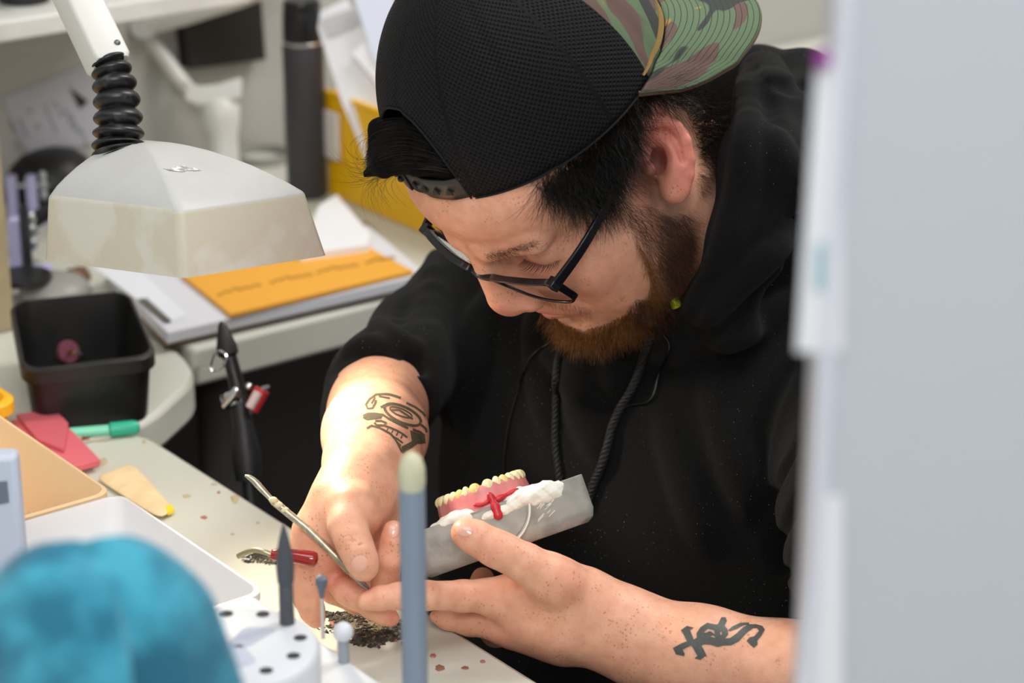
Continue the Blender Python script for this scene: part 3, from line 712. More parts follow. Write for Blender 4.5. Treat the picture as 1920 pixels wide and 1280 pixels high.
twisted('drawstring', [(1058, 640), (1050, 690), (1044, 760), (1045, 830), (1051, 880), (1056, 930)], .0026, HOOD)
twisted('drawstring', [(1228, 625), (1200, 690), (1168, 760), (1143, 820), (1130, 870), (1118, 905), (1104, 945)], .0030, HOOD)
# trousers down to the floor (hidden in shadow)
PANTS = mat('black_trousers', (24, 24, 27), .9)
mb = MB()
for s in (-1, 1):
    kp = [tr(-150, s*85, -600), tr(60, s*100, -590), tr(170, s*105, -610), tr(190, s*105, -680), tr(160, s*105, -800)]
    kp = [q2w(k) for k in kp]; kp.append(np.array([kp[-1][0]+.02, kp[-1][1]+.02, 0.0]))
    mb.tube(spline(kp, 6), np.interp(np.linspace(0, 1, 31), [0, .3, .6, 1], [.095, .085, .07, .06]), 16)
mb.build('trousers', PANTS, PERSON)
# ------------------------------------------------------------------ cap
CU = HU-.24*HF; CU /= np.linalg.norm(CU); CF = HF-CU*(HF@CU); CF /= np.linalg.norm(CF); CL = HL
CC = hd(4, 0, 65)
RF, RL, RH = 102.0, 86.0, 110.0
def crown(phi, t):                                     # phi 0 = forehead side, t 0 rim .. 1 button
    e = 2.02
    h = RH*np.sin(t*math.pi/2)**(2/e*1.02); r = np.cos(t*math.pi/2)**(2/e)
    seam = np.abs(((np.degrees(phi)+30) % 60)-30); bul = 1-.012*np.exp(-(seam/3)**2)
    low = 1-.02*(1-t)**8
    r = r*bul*low
    return CC+(np.where(np.cos(phi) > 0, 95.0, RF)*r*np.cos(phi))[..., None]*CF+(RL*r*np.sin(phi))[..., None]*CL+(h-2)[..., None]*CU
def grid_mesh(name, pts, uv, material, parent, solid=0, mats=None, mi=None):
    n, m = pts.shape[:2]
    v = q2w(pts.reshape(-1, 3)); f = np.array([[i*m+j, i*m+j+1, (i+1)*m+j+1, (i+1)*m+j] for i in range(n-1) for j in range(m-1)])
    o = np_mesh(name, v, f, material, WL[parent], parent)
    if uv is not None:
        l = o.data.uv_layers.new(name='fabric'); idx = np.zeros(len(o.data.loops), int); o.data.loops.foreach_get('vertex_index', idx); l.data.foreach_set('uv', uv.reshape(-1, 2)[idx].astype(np.float32).ravel())
    if mats:
        for q in mats: o.data.materials.append(q)
        o.data.polygons.foreach_set('material_index', mi.astype(np.int32))
    if solid: s = o.modifiers.new('s', 'SOLIDIFY'); s.thickness = solid; s.offset = -1
    return o
def uvpat(name, rgbA, rgbB, mode):
    m = bpy.data.materials.new(name); m.use_nodes = True; N, L = m.node_tree.nodes, m.node_tree.links; p = N['Principled BSDF']
    u = N.new('ShaderNodeUVMap'); u.uv_map = 'fabric'; s = N.new('ShaderNodeSeparateXYZ'); L.new(u.outputs['UV'], s.inputs[0])
    def mth(op, a_, b_=None):
        n = N.new('ShaderNodeMath'); n.operation = op
        for i, q in enumerate((a_, b_)):
            if q is None: continue
            if isinstance(q, (int, float)): n.inputs[i].default_value = q
            else: L.new(q, n.inputs[i])
        return n.outputs[0]
    return m, N, L, p, s, mth, u
def mesh_mat():
    m, N, L, p, s, mth, u = uvpat('black_mesh_fabric', 0, 0, 0)
    f = mth('MULTIPLY', mth('SINE', mth('MULTIPLY', s.outputs['X'], 2*math.pi/3.9)), mth('SINE', mth('MULTIPLY', s.outputs['Y'], 2*math.pi/3.3)))
    r = N.new('ShaderNodeValToRGB'); e = r.color_ramp.elements; e[0].position = .04; e[1].position = .20; e[0].color = lin((25, 25, 28))+(1,); e[1].color = lin((3, 3, 3))+(1,)
    L.new(f, r.inputs['Fac']); L.new(r.outputs['Color'], p.inputs['Base Color']); p.inputs['Roughness'].default_value = .6; p.inputs['Specular IOR Level'].default_value = .16
    b = N.new('ShaderNodeBump'); b.inputs['Strength'].default_value = .9; b.inputs['Distance'].default_value = .0008; b.invert = True
    L.new(mth('MAXIMUM', f, 0.0), b.inputs['Height']); L.new(b.outputs['Normal'], p.inputs['Normal']); return m
MESHM = mesh_mat()
def camo_mat(stitch):
    m, N, L, p, s, mth, u = uvpat('camouflage_cotton'+('_stitched' if stitch else ''), 0, 0, 0)
    mp = N.new('ShaderNodeMapping'); L.new(u.outputs['UV'], mp.inputs['Vector']); mp.inputs['Scale'].default_value = (.030, .024, .03)
    col = None
    prev = lin((92, 113, 84))
    for i, (rgb, off, th) in enumerate((((100, 77, 69), 3.1, .47), ((52, 55, 52), 9.7, .60), ((156, 124, 66), 21.3, .70))):
        n = N.new('ShaderNodeTexNoise'); n.inputs['Scale'].default_value = 1.0; n.inputs['Detail'].default_value = 1.2; n.inputs['Distortion'].default_value = .5
        ad = N.new('ShaderNodeVectorMath'); ad.inputs[1].default_value = (off, off*1.7, off*.3); L.new(mp.outputs[0], ad.inputs[0]); L.new(ad.outputs[0], n.inputs['Vector'])
        r = N.new('ShaderNodeValToRGB'); r.color_ramp.elements[0].position = th; r.color_ramp.elements[1].position = th+.012; L.new(n.outputs['Fac'], r.inputs['Fac'])
        x = N.new('ShaderNodeMix'); x.data_type = 'RGBA'; L.new(r.outputs['Color'], x.inputs['Factor'])
        if col is None: x.inputs['A'].default_value = prev+(1,)
        else: L.new(col, x.inputs['A'])
        x.inputs['B'].default_value = lin(rgb)+(1,); col = x.outputs['Result']
    if stitch:
        f = mth('ABSOLUTE', mth('SUBTRACT', mth('FRACT', mth('DIVIDE', s.outputs['Y'], 5.2)), .5))
        r = N.new('ShaderNodeValToRGB'); r.color_ramp.elements[0].position = .045; r.color_ramp.elements[1].position = .075; L.new(f, r.inputs['Fac'])
        x = N.new('ShaderNodeMix'); x.data_type = 'RGBA'; L.new(r.outputs['Color'], x.inputs['Factor']); L.new(col, x.inputs['B']); x.inputs['A'].default_value = lin((34, 38, 36))+(1,); col = x.outputs['Result']
    L.new(col, p.inputs['Base Color']); p.inputs['Roughness'].default_value = .85
    b = N.new('ShaderNodeBump'); b.inputs['Strength'].default_value = .5; b.inputs['Distance'].default_value = .0004
    w = N.new('ShaderNodeTexNoise'); w.inputs['Scale'].default_value = 1500; tc = N.new('ShaderNodeTexCoord'); L.new(tc.outputs['Object'], w.inputs['Vector'])
    L.new(w.outputs['Fac'], b.inputs['Height']); L.new(b.outputs['Normal'], p.inputs['Normal']); return m
CAMO, CAMOS = camo_mat(0), camo_mat(1)
PHI = np.radians(np.linspace(-180, 180, 193)); TT = np.linspace(0, 1, 41)**.9
def arch(ph):                                          # opening above the forehead strap
    d = np.abs(np.degrees(ph)+2)/27.0
    return np.where(d < 1, .36*np.sqrt(np.clip(1-d**2.2, 0, 1)), 0)
G = np.zeros((41, 193, 3)); UV = np.zeros((41, 193, 2))
for j, ph in enumerate(PHI):
    t0 = float(arch(ph)); t = t0+(1-t0)*TT
    G[:, j] = crown(np.full(41, ph), t)
    pc = (np.degrees(ph)+30)//60*60; loc = math.radians(np.degrees(ph)-pc)
    UV[:, j, 0] = loc*(RF+RL)/2*np.cos(t*math.pi/2)**.75; UV[:, j, 1] = t*150
phc = np.degrees((PHI[:-1]+PHI[1:])/2)
mi = np.tile((np.abs(phc) > 113).astype(int), 40)
CAP = grid_mesh('cap', G, UV, MESHM, PERSON, .0012, [CAMO], mi)
CAP['label'] = 'black mesh crown of a backwards cap'
# hem band along the mesh rim and arch
mb = MB(); rim = [crown(np.array(ph), np.array(float(arch(ph))+.004)) for ph in np.radians(np.arange(27, 114, 2))]
rim = np.array(rim); mb.tube(q2w(rim), .0008, 6)
rim2 = np.array([crown(np.array(ph), np.array(float(arch(ph))+.004)) for ph in np.radians(np.arange(-113, 26.5, 1.5))]); mb.tube(q2w(rim2), .0008, 6)
mb.build('hem', mat('black_binding', (10, 10, 11), .9), CAP)
mb = MB(); mb.ball(q2w(crown(np.array(0.), np.array(1.))), (.006, .006, .004)); mb.build('button', mat('black_button', (20, 20, 22), .7), CAP)
# strap with snaps across the forehead
STRAP = mat('olive_black_plastic', (46, 47, 42), .38); STRAP2 = mat('black_plastic_strap', (27, 28, 31), .42)
def band(p0, p1, t0, t1, extra, n=30):
    ex_ = np.interp(np.linspace(p0, p1, n), [-40, 18, 28], [extra, extra, extra-3.2])[:, None]
    ph = np.radians(np.linspace(p0, p1, n)); rows = []
    for k in np.linspace(0, 1, 5):
        q = crown(ph, np.full(n, .02)); q = q+(t0+(t1-t0)*k)*CU
        c = q-CC; c = c-(c@CU)[:, None]*CU; q = q+ex_*c/np.linalg.norm(c, axis=1)[:, None]; rows.append(q)
    return np.array(rows)
b1 = grid_mesh('strap', band(-12, 28, -1.5, 14, 1.8), None, STRAP, CAP, .0014); b1['label'] = 'olive snap strap across the forehead'
b2 = grid_mesh('strap', band(-34, -8, -1.5, 14, 3.2), None, STRAP2, CAP, .0014); b2['label'] = 'black overlapping half of the strap'
for phd in (-3, 4, 11, 18):
    q = crown(np.array(math.radians(phd)), np.array(.02)); c = q-CC; c = c-(c@CU)*CU; c /= np.linalg.norm(c); q = q+5.5*CU+2.4*c; s_ = np.cross(CU, c)
    mb = MB(); mb.prism(q2w(np.array([q-2.6*s_-1.5*CU, q+2.6*s_-1.5*CU, q+2.0*s_+.8*CU, q+.3*CU*0+2.8*CU-1*s_*0, q-2.0*s_+.8*CU])), q2w(q+.9*c)-q2w(q)); mb.build('snap_hole', mat('snap_hole_shade', (18, 19, 17), .6), b1)  # raised dark wedge; the shade of the snap hole is its colour
for phd in (-13, -18, -23):
    q = crown(np.array(math.radians(phd)), np.array(.02)); c = q-CC; c = c-(c@CU)*CU; c /= np.linalg.norm(c); q = q+5.5*CU+3.8*c
    mb = MB(); mb.ball(q2w(q), .0022, 8); mb.build('snap_stud', STRAP2, b2)
# brim at the back of the head
BR = math.radians(40); BD = -CF*math.cos(BR)-CU*math.sin(BR)      # direction the brim points
pa = np.radians(180+np.linspace(-76, 76, 65)); n_ = 22
q0_ = crown(np.array(math.radians(104)), np.array(.012)); BX = (q0_-CC)@CL; BB0 = -(RF+(q0_-CC)@CF)
Gb = np.zeros((n_, 65, 3)); Ub = np.zeros((n_, 65, 2))
for j, ph in enumerate(pa):
    q0 = crown(np.array(ph), np.array(.012)); x = (q0-CC)@CL
    for i, k in enumerate(np.linspace(0, 1, n_)):
        s_ = abs(x)/90; s_ = min(1, abs(x)/BX); y1 = BB0+(83-BB0)*(1-s_**2.4)**(1/2.4)
        back = -(q0-CC)@CF
        far = max(.4, (RF+y1)-back)                               # distance from rim to outer edge
        xx = x
        dist = far*k
        q = q0+BD*dist+CL*(xx-x)-CU*(3*(x/80)**2)*k*min(1, far/60)
        Gb[i, j] = q; Ub[i, j] = (x, far*(1-k)+1.0)
BRIM = grid_mesh('brim', Gb, Ub, CAMOS, CAP, .003); BRIM['label'] = 'camouflage brim with rows of stitching'
mb = MB(); mb.tube(q2w(Gb[-1]), .0018, 8); mb.build('brim_edge', mat('brown_edge_binding', (104, 78, 62), .85), BRIM)
tri = np.array([crown(np.array(ph), np.array(.045)) for ph in np.radians(180+np.linspace(-70, 70, 60))])
mb = MB(); w_ = np.sin(np.linspace(0, math.pi, 60))*4.5+.6
mb.loft([q2w(np.array([tri[i]+CU*w_[i]+(.6*(tri[i]-CC)/np.linalg.norm(tri[i]-CC)), tri[i]-CU*w_[i]*.8+(1.2*(tri[i]-CC)/np.linalg.norm(tri[i]-CC)), tri[i]-CU*w_[i]*.8-(tri[i]-CC)*.02, tri[i]+CU*w_[i]-(tri[i]-CC)*.02])) for i in range(60)])
mb.build('seam_band', mat('tan_cotton', (146, 114, 58), .85, bump=.5, bscale=1500), CAP)['label'] = 'tan band where the brim joins'

# ------------------------------------------------------------------ glasses
GL = thing('eyeglasses', 'black framed eyeglasses worn low on the nose of the man', 'glasses', q2w(hd(100, 0, 18)))
FRAME = mat('glossy_black_acetate', (12, 14, 20), .28, coat=.1)
def hw(*q): return q2w(hd(*q))
def lens_pt(s, x, y):                                    # x from bridge outward 0..1, y 1 top .. -1 bottom
    l_ = 9+55*x; f_ = 110-11*x**1.7-7*(1-y)/2*1.2; u_ = -1+17*y+2.0*x*(y > 0)
    return hd(f_, s*l_, u_)
def rimloop(s):
    uv = [(.04, .55), (.10, .95), (.35, 1.03), (.7, 1.05), (.97, 1.0), (1.0, .6), (.97, 0), (.90, -.6), (.74, -.96), (.45, -1.02), (.2, -.85), (.07, -.4), (.03, .1)]
    return spline([lens_pt(s, *q) for q in uv]+[lens_pt(s, *uv[0])], 5)[:-1]
mb = MB()
for s in (1, -1):
    lp = rimloop(s); cen = lp.mean(0); rings = []
    for i in range(len(lp)):
        top = max(0, ((lp[i]-cen)@HU)/17); w_ = 1.7+5.2*top**1.5; r_ = (lp[i]-cen)/np.linalg.norm(lp[i]-cen)
        nf = HF
        rings.append(q2w(np.array([lp[i]+r_*w_*.5+nf*2.5, lp[i]-r_*w_*.5+nf*2.1, lp[i]-r_*w_*.5-nf*2.1, lp[i]+r_*w_*.5-nf*2.5])))
    rings.append(rings[0]); mb.loft(rings, False, False)
mb.tube(q2w(spline([lens_pt(1, .05, .75), hd(111.5, 0, 14), lens_pt(-1, .05, .75)], 6)), [.0024]*6+[.0021]*1+[.0024]*6, 10)
for s in (1, -1): mb.box(hw(98.5, s*66.5, 17), q2w(hd(1, 0, 0))*0+(hw(1, 0, 0)-hw(0, 0, 0))*1000, (hw(0, 1, 0)-hw(0, 0, 0))*1000, (hw(0, 0, 1)-hw(0, 0, 0))*1000, .007, .006, .0075)
mb.build('frame', FRAME, GL, bevel=.0006)
LENS_M = mat('clear_lens', (235, 240, 245), .02, trans=1.0); LENS_M.node_tree.nodes['Principled BSDF'].inputs['IOR'].default_value = 1.08
for s in (1, -1):
    lp = rimloop(s); c = lp.mean(0); 
    mb = MB(); mb.loft([q2w(c+(lp-c)*.97+HF*1.0), q2w(c+(lp-c)*.6+HF*2.0), q2w(c+(lp-c)*.1+HF*2.3)], False, True); mb.loft([q2w(c+(lp-c)*.97-HF*.6), q2w(c+(lp-c)*.6+HF*.4), q2w(c+(lp-c)*.1+HF*.7)], False, True)
    mb.build('lens', LENS_M, GL)
for s in (1, -1):
    mb = MB(); path = spline([hd(99, s*68, 17), hd(72, s*73, 20), hd(44, s*73.5, 23), hd(20, s*71, 25), hd(4, s*70, 25)], 5)
    mb.loft([q2w(np.array([p+HL*s*1.3+HU*k, p-HL*s*1.3+HU*k, p-HL*s*1.3-HU*k, p+HL*s*1.3-HU*k])) for p, k in zip(path, np.linspace(3.7, 2.4, len(path)))])
    mb.build('temple', FRAME, GL, bevel=.0007)
    mb = MB(); mb.ball(hw(96, s*65.0, 18.5), .0013, 8); mb.build('hinge_screw', mat('steel_screw', (200, 200, 200), .25, 1), GL)

# ------------------------------------------------------------------ hair, beard, brows, lashes: each hair a thin tapered tube
class Hairs:
    def __init__(s): s.v = []; s.f = []; s.n = 0
    def add(s, pts, w):
        pts = np.asarray(pts); m = len(pts); t = np.gradient(pts, axis=0); t /= np.linalg.norm(t, axis=1)[:, None]+1e-12
        a_ = np.cross(t, RNG.normal(size=3)); a_ /= np.linalg.norm(a_, axis=1)[:, None]+1e-12; b_ = np.cross(t, a_)
        ww = (w*(1-.75*np.linspace(0, 1, m)**1.5))[:, None]
        s.v.append(np.stack([pts+a_*ww, pts-a_*ww*.5+b_*ww*.87, pts-a_*ww*.5-b_*ww*.87], 1).reshape(-1, 3))
        i = np.arange(m-1)[:, None]*3+s.n; j = np.arange(3); k = (j+1) % 3
        s.f.append(np.stack([i+j, i+k, i+3+k, i+3+j], -1).reshape(-1, 4)); s.n += 3*m
    def build(s, name, m, parent): return np_mesh(name, np.concatenate(s.v), np.concatenate(s.f), m, WL[parent], parent)
def hair_mat(name, rgb, rgb2, rough=.35, sc=120):
    m = mat(name, rgb, rough, mottle=1, mscale=sc, rgb2=rgb2, lo=.35, hi=.65, spec=.3); return m
def inpoly(x, y, poly):
    c = False; n = len(poly)
    for i in range(n):
        (x0, y0), (x1, y1) = poly[i], poly[(i+1) % n]
        if (y0 > y) != (y1 > y) and x < (x1-x0)*(y-y0)/(y1-y0)+x0: c = not c
    return c
def samp(poly, n):
    A_ = np.array(poly); lo, hi = A_.min(0), A_.max(0); out = []
    while len(out) < n:
        x, y = RNG.uniform(lo, hi)
        if inpoly(x, y, poly): out.append((x, y))
    return out
def mirror_w(p):
    q = w2q(p); return q2w(mirror(q))
def grow(H_, poly, n, dfun, ln, w, curl=.15, up=.35, seg=6, mir=False, droop=0):
    """roots inside a picture polygon thrown onto the head; dfun(px,py)->head-axes direction (f,l,u)"""
    for x, y in samp(poly, n):
        h = hit(x, y)
        if h is None: continue
        p, nn = h
        q_ = q2h(w2q(p))
        if q_[2] < -116 or q_[0] < -70 or abs(q_[1]) > 80.5: continue
        d = np.array(dfun(x, y), float); d = d@HM; d /= np.linalg.norm(d)
        dw = q2w(d)-q2w(np.zeros(3)); dw /= np.linalg.norm(dw)
        L_ = ln*RNG.uniform(.55, 1.25); st = dw*(1-up)+nn*up+RNG.normal(size=3)*curl; st /= np.linalg.norm(st)
        pts = [p-nn*.0006]; cv = RNG.normal(size=3)*curl*1.2
        for k in range(seg-1):
            st = st+cv/seg+np.array([0, 0, -droop])/seg; st /= np.linalg.norm(st); pts.append(pts[-1]+st*L_/(seg-1))
        H_.add(pts, w*RNG.uniform(.7, 1.2))
        if mir: H_.add([mirror_w(q) for q in pts], w)
BEARD_D = hair_mat('dark_brown_beard', (34, 21, 14), (88, 50, 24), .4, 420); BEARD_R = hair_mat('reddish_beard', (78, 46, 20), (160, 104, 46), .4, 420)
HAIRM = hair_mat('black_hair', (8, 7, 6), (26, 20, 16), .34, 260)
hb = Hairs()
side = [(1135, 388), (1200, 378), (1245, 392), (1262, 398), (1300, 420), (1297, 500), (1270, 560), (1240, 600), (1215, 600), (1232, 545), (1226, 500), (1203, 455), (1172, 425)]
grow(hb, side, 2600, lambda x, y: (.35, 0, -1), .014, .00006, .25, .3, 5, True)
grow(hb, [(1228, 400), (1300, 390), (1300, 470), (1275, 530), (1235, 520)], 1100, lambda x, y: (.1, 0, -1), .013, .00006, .25, .3, 5, True)
jaw = [(1190, 560), (1240, 560), (1265, 570), (1245, 640), (1190, 655), (1120, 640), (1110, 622), (1160, 604)]
grow(hb, jaw, 2200, lambda x, y: (.4, 0, -1), .0135, .00008, .32, .35, 6, True)
hb.build('beard', BEARD_D, BODY)['label'] = 'dark brown sideburn and jaw beard'
hb = Hairs()
chin = [(1034, 590), (1056, 604), (1092, 618), (1130, 608), (1182, 582), (1205, 600), (1200, 640), (1150, 655), (1090, 655), (1050, 630)]
grow(hb, chin, 3000, lambda x, y: (.6, 0, -1), .0150, .00008, .32, .45, 7, True, .3)
grow(hb, [(1186, 440), (1222, 495), (1232, 545), (1222, 585), (1200, 590), (1220, 530)], 900, lambda x, y: (.35, 0, -1), .012, .00006, .3, .3, 5, True)
grow(hb, [(1000, 562), (1040, 560), (1110, 578), (1105, 590), (1040, 576)], 260, lambda x, y: (.6, .3, -1), .005, .00004, .2, .3, 4, True)
hb.build('beard', BEARD_R, BODY)['label'] = 'reddish brown chin beard'
hh = Hairs()
def cdir(x, y): return (.2, .25, -1)
grow(hh, [(1000, 345), (1100, 285), (1180, 205), (1200, 228), (1188, 276), (1164, 312), (1154, 372), (1120, 386), (1060, 370)], 3200, lambda x, y: (.75, .1, -.7), .026, .00013, .32, .3, 7, True)
grow(hh, [(1000, 330), (1100, 265), (1170, 190), (1215, 130), (1228, 165), (1190, 230), (1130, 300)], 2000, lambda x, y: (.75, .1, -.6), .020, .00013, .35, .3, 7, True)
grow(hh, [(1205, 190), (1240, 140), (1330, 95), (1395, 140), (1390, 220), (1335, 280), (1312, 300), (1304, 262), (1286, 206), (1250, 188), (1215, 190)], 3800, lambda x, y: (-.2, .25, -1), .030, .00013, .5, .5, 8, True)
grow(hh, [(1296, 270), (1345, 260), (1340, 330), (1310, 370), (1300, 320)], 700, lambda x, y: (.1, .1, -1), .012, .00006, .3, .3, 5, True)
# the tuft through the cap opening
guides = [[(890, 326, 18), (850, 285, 34), (770, 232, 20), (712, 236, 4), (690, 268, -6)],
          [(895, 330, 24), (840, 270, 36), (768, 230, 24), (706, 240, 6), (694, 292, -2)],
          [(890, 338, 20), (840, 302, 34), (770, 285, 24), (712, 300, 8), (682, 322, 0)],
          [(890, 350, 16), (850, 322, 30), (780, 314, 20), (720, 318, 6), (684, 328, -4)],
          [(900, 355, 6), (850, 300, 10), (780, 250, -6), (716, 256, -22), (688, 300, -30)],
          [(890, 352, 0), (850, 326, 4), (780, 318, -10), (730, 324, -24), (700, 328, -34)],
          [(890, 310, 20), (830, 262, 24), (760, 228, 2), (706, 250, -20), (690, 290, -30)]]
guides = [[(x, y, float(np.interp(x, [685, 712, 770, 850, 905], [58, 73, 92, 96, 74]))+(b-14)*.18) for (x, y, b) in g] for g in guides]
Gd = [np.array([P(*p) for p in g]) for g in guides]
for i in range(2600):
    ws = RNG.dirichlet(np.full(len(Gd), .35)); g = sum(w_*q for w_, q in zip(ws, Gd)); g = g+RNG.normal(size=3)*1.2
    c = spline(g, 5); c = c+np.cumsum(RNG.normal(size=c.shape)*.16, 0); k = RNG.integers(15, len(c)+1)
    hh.add(q2w(c[:k]), .00016)
wisps = [[(720, 300, 0), (680, 325, -5), (655, 318, -10), (632, 288, -14)], [(720, 318, 0), (690, 332, -5), (662, 330, -8), (640, 306, -12)], [(716, 322, 4), (702, 340, 2), (697, 362, 0), (712, 396, 0)], [(728, 324, 4), (706, 344, 2), (700, 370, 0), (722, 410, 2)], [(735, 326, 4), (712, 340, 2), (698, 355, 0), (694, 380, 0)], [(742, 322, 6), (726, 336, 4), (728, 356, 4), (748, 378, 6)], [(700, 250, 0), (680, 262, -4), (672, 280, -8), (676, 300, -8)], [(700, 328, 0), (672, 334, -6), (650, 330, -8), (628, 316, -10)], [(694, 300, 0), (672, 300, -6), (660, 285, -8), (664, 262, -10)]]
for g in wisps:
    for k in range(9):
        q = np.array([P(p[0], p[1], p[2]+60) for p in g])+RNG.normal(size=3)*1.6; q = q+np.linspace(0, 1, 4)[:, None]*RNG.normal(size=3)*5; hh.add(q2w(spline(q, 6)), .00008)
hh.build('hair', HAIRM, BODY)
# thick under-layer of the tuft so that it reads as a mass
tv, tf = polygonise(Seq([('+', 6, Cap(g[i]-np.array([0, 0, 5]), g[i+1]-np.array([0, 0, 5]), 5 if i < 2 else 4, 5 if i < 1 else (4 if i < 3 else .8))) for g in Gd[:5] for i in range(4)]), (-130, 50, -60), (20, 190, 120), 2.0, 2)
np_mesh('hair_tuft', q2w(tv), tf, mat('black_hair_mass', (9, 8, 7), .8, spec=.1), WL[BODY], BODY)
br = Hairs()
grow(br, [(902, 480), (950, 467), (985, 457), (1006, 452), (1004, 459), (965, 476), (915, 489)], 430, lambda x, y: (-.1, 1, .25), .009, .00006, .22, .10, 5, True)
br.build('eyebrow', HAIRM, BODY)
for s in (1, -1):
    la = Hairs()
    for k in np.linspace(0, 1, 46):
        l_ = 19+28*k; f_ = 95-8*k**1.5+1.5*math.sin(k*math.pi); root = hd(f_-6.5, s*l_, 7-2*k*(1-k))
        d = HF*.8-HU*.35+HL*s*(.6*(k-.45)); d = d/np.linalg.norm(d); L_ = RNG.uniform(6.5, 9.5)*(1-.3*abs(k-.5)); pts = [root]; 
        for i in range(5): d = d+HU*.16+RNG.normal(size=3)*.04; d /= np.linalg.norm(d); pts.append(pts[-1]+d*L_/5)
        la.add(q2w(np.array(pts)), .00015)
    la.build('eyelashes', HAIRM, BODY)

# corded earplugs hanging round the neck
EP = thing('corded_earplug', 'neon yellow foam earplug on a thin black cord hung around the neck', 'earplug', hit(1260, 566, HBVH)[0] if hit(1260, 566, HBVH) else W(1260, 566, -40))
CABLE = mat('thin_black_cord', (14, 14, 15), .3)
for px in ([(1046, 640), (1000, 668), (984, 705), (962, 775), (950, 845), (947, 895)], [(1226, 608), (1246, 626), (1256, 652), (1238, 695), (1222, 750), (1180, 760), (1160, 780), (1146, 830)], [(1224, 612), (1236, 596), (1252, 586), (1264, 582)]):
    mb = MB(); mb.tube(drape(px, .0016, 10), .0008, 7); mb.build('cord', CABLE, EP)
c0 = P(1262, 560, -14); mb = MB(); mb.lathe(q2w(c0), q2w(P(1270, 578, -6))-q2w(P(1260, 556, -4)), [(.0005, -.009), (.0024, -.006), (.0034, -.003), (.0038, .003), (.0034, .006), (.001, .0065)], 16)
mb.build('earplug', mat('neon_yellow_foam', (222, 232, 20), .7), EP)
# ================================================================== things on the bench
def bil(c4, uv):                                       # unit square -> quad of world corners (order: 00, 10, 11, 01)
    u = (np.asarray(uv)+.5); c = np.asarray(c4, float); u0, v0 = u[:, :1], u[:, 1:]
    return c[0]*(1-u0)*(1-v0)+c[1]*u0*(1-v0)+c[2]*u0*v0+c[3]*(1-u0)*v0
def bin_shell(mb, top4, h, taper=.9, wall=.0022, lip=.003, r=.12):
    top4 = np.asarray(top4, float); c = top4.mean(0); size = np.linalg.norm(top4[1]-top4[0])
    def ring(s, z, dx=0): R_ = rrect(1, 1, r, 6); q = bil(top4, R_); q = c+(q-c)*s; q[:, 2] = top4[:, 2].mean()+z; d = q-c; d[:, 2] = 0; return q+dx*d/np.linalg.norm(d, axis=1)[:, None]
    mb.loft([ring(taper, -h), ring(taper, -h), ring(1-.02, -lip*2), ring(1, -lip*2, lip*.6), ring(1, -lip*.3, lip*.6), ring(1, 0, lip*.2), ring(1, 0, -wall*.7), ring(1, -lip*.4, -wall), ring(taper, -h+wall, -wall), ring(taper*.96, -h+wall, -wall)], True, True)
    return mb
CREAM = mat('white_plastic_bin', (232, 230, 230), .35, sss=.1)
def rect_nl(n0, n1, l0, l1, z): return [T(n0, l0, z), T(n1, l0, z), T(n1, l1, z), T(n0, l1, z)]
z = .81
w = bin_shell(MB(), rect_nl(-.640, -.47, -1.238, -1.064, z), z-TABLE-.0005, .92, r=.06).build('storage_bin', CREAM)
tag(w, 'white open plastic bin with wax crumbs, nearest of the bins on the table', 'bin')
w = bin_shell(MB(), rect_nl(-.637, -.44, -1.43, -1.2445, z), z-TABLE-.0005, .92, r=.06).build('storage_bin', mat('peach_plastic_bin', (240, 208, 164), .4, sss=.1))
tag(w, 'peach coloured open plastic bin holding crumpled scraps behind the white bin', 'bin')
yb = rect_nl(-.679, -.52, -1.63, -1.463, .792)
w = bin_shell(MB(), yb, .792-TABLE+.0025, .93, .006, .005, .1).build('storage_bin', mat('orange_yellow_plastic', (246, 182, 28), .4)); tag(w, 'small orange yellow bin at the left edge behind the peach bin', 'bin')
def lump(name, c, r, m, label, cat, sq=.6, group=None, amp=.18):
    c = np.array(c); mb = MB(); mb.ball(c, np.array([r, r*.8, r*sq]), 9); v = mb.v[0]; d = v-c
    k = 1+amp*np.sin(d[:, 0]/r*4+c[0]*99)*np.cos(d[:, 1]/r*5)+amp*.6*RNG.normal(size=len(v)); v = c+d*k[:, None]; v[:, 2] = np.maximum(v[:, 2], c[2]-r*sq*.8); mb.v[0] = v
    return tag(mb.build(name, m), label, cat, group)
PINKP = mat('pale_pink_plastic', (232, 196, 186), .45); ORP = mat('orange_pink_plastic', (236, 168, 138), .45)
zb = TABLE+.003
lump('crumpled_scrap', T(-.610, -1.300, zb+.012), .016, PINKP, 'pale pink crumpled scrap in the peach bin', 'scrap', .9)
lump('crumpled_scrap', T(-.590, -1.335, zb+.016), .017, ORP, 'orange pink scrap behind the crumpled one in the peach bin', 'scrap', 1.0)
lump('wax_crumb', T(-.600, -1.150, zb+.004), .005, mat('brown_crumb', (190, 160, 146), .6), 'brownish crumb in the middle of the white bin', 'crumb', .8)
lump('wax_crumb', T(-.560, -1.100, zb+.003), .004, mat('pink_crumb', (240, 178, 162), .6), 'small pink crumb in the front of the white bin', 'crumb', .8)

def flat(name, px, z0, th, m, label, cat, bev=.0005, parent=None):
    mb = MB(); b_ = np.array([Wz(x, y, z0+th) for x, y in px]); mb.loft([b_-ZV*th, b_]); o = mb.build(name, m, parent, smooth=False, bevel=bev)
    return tag(o, label, cat) if label else o
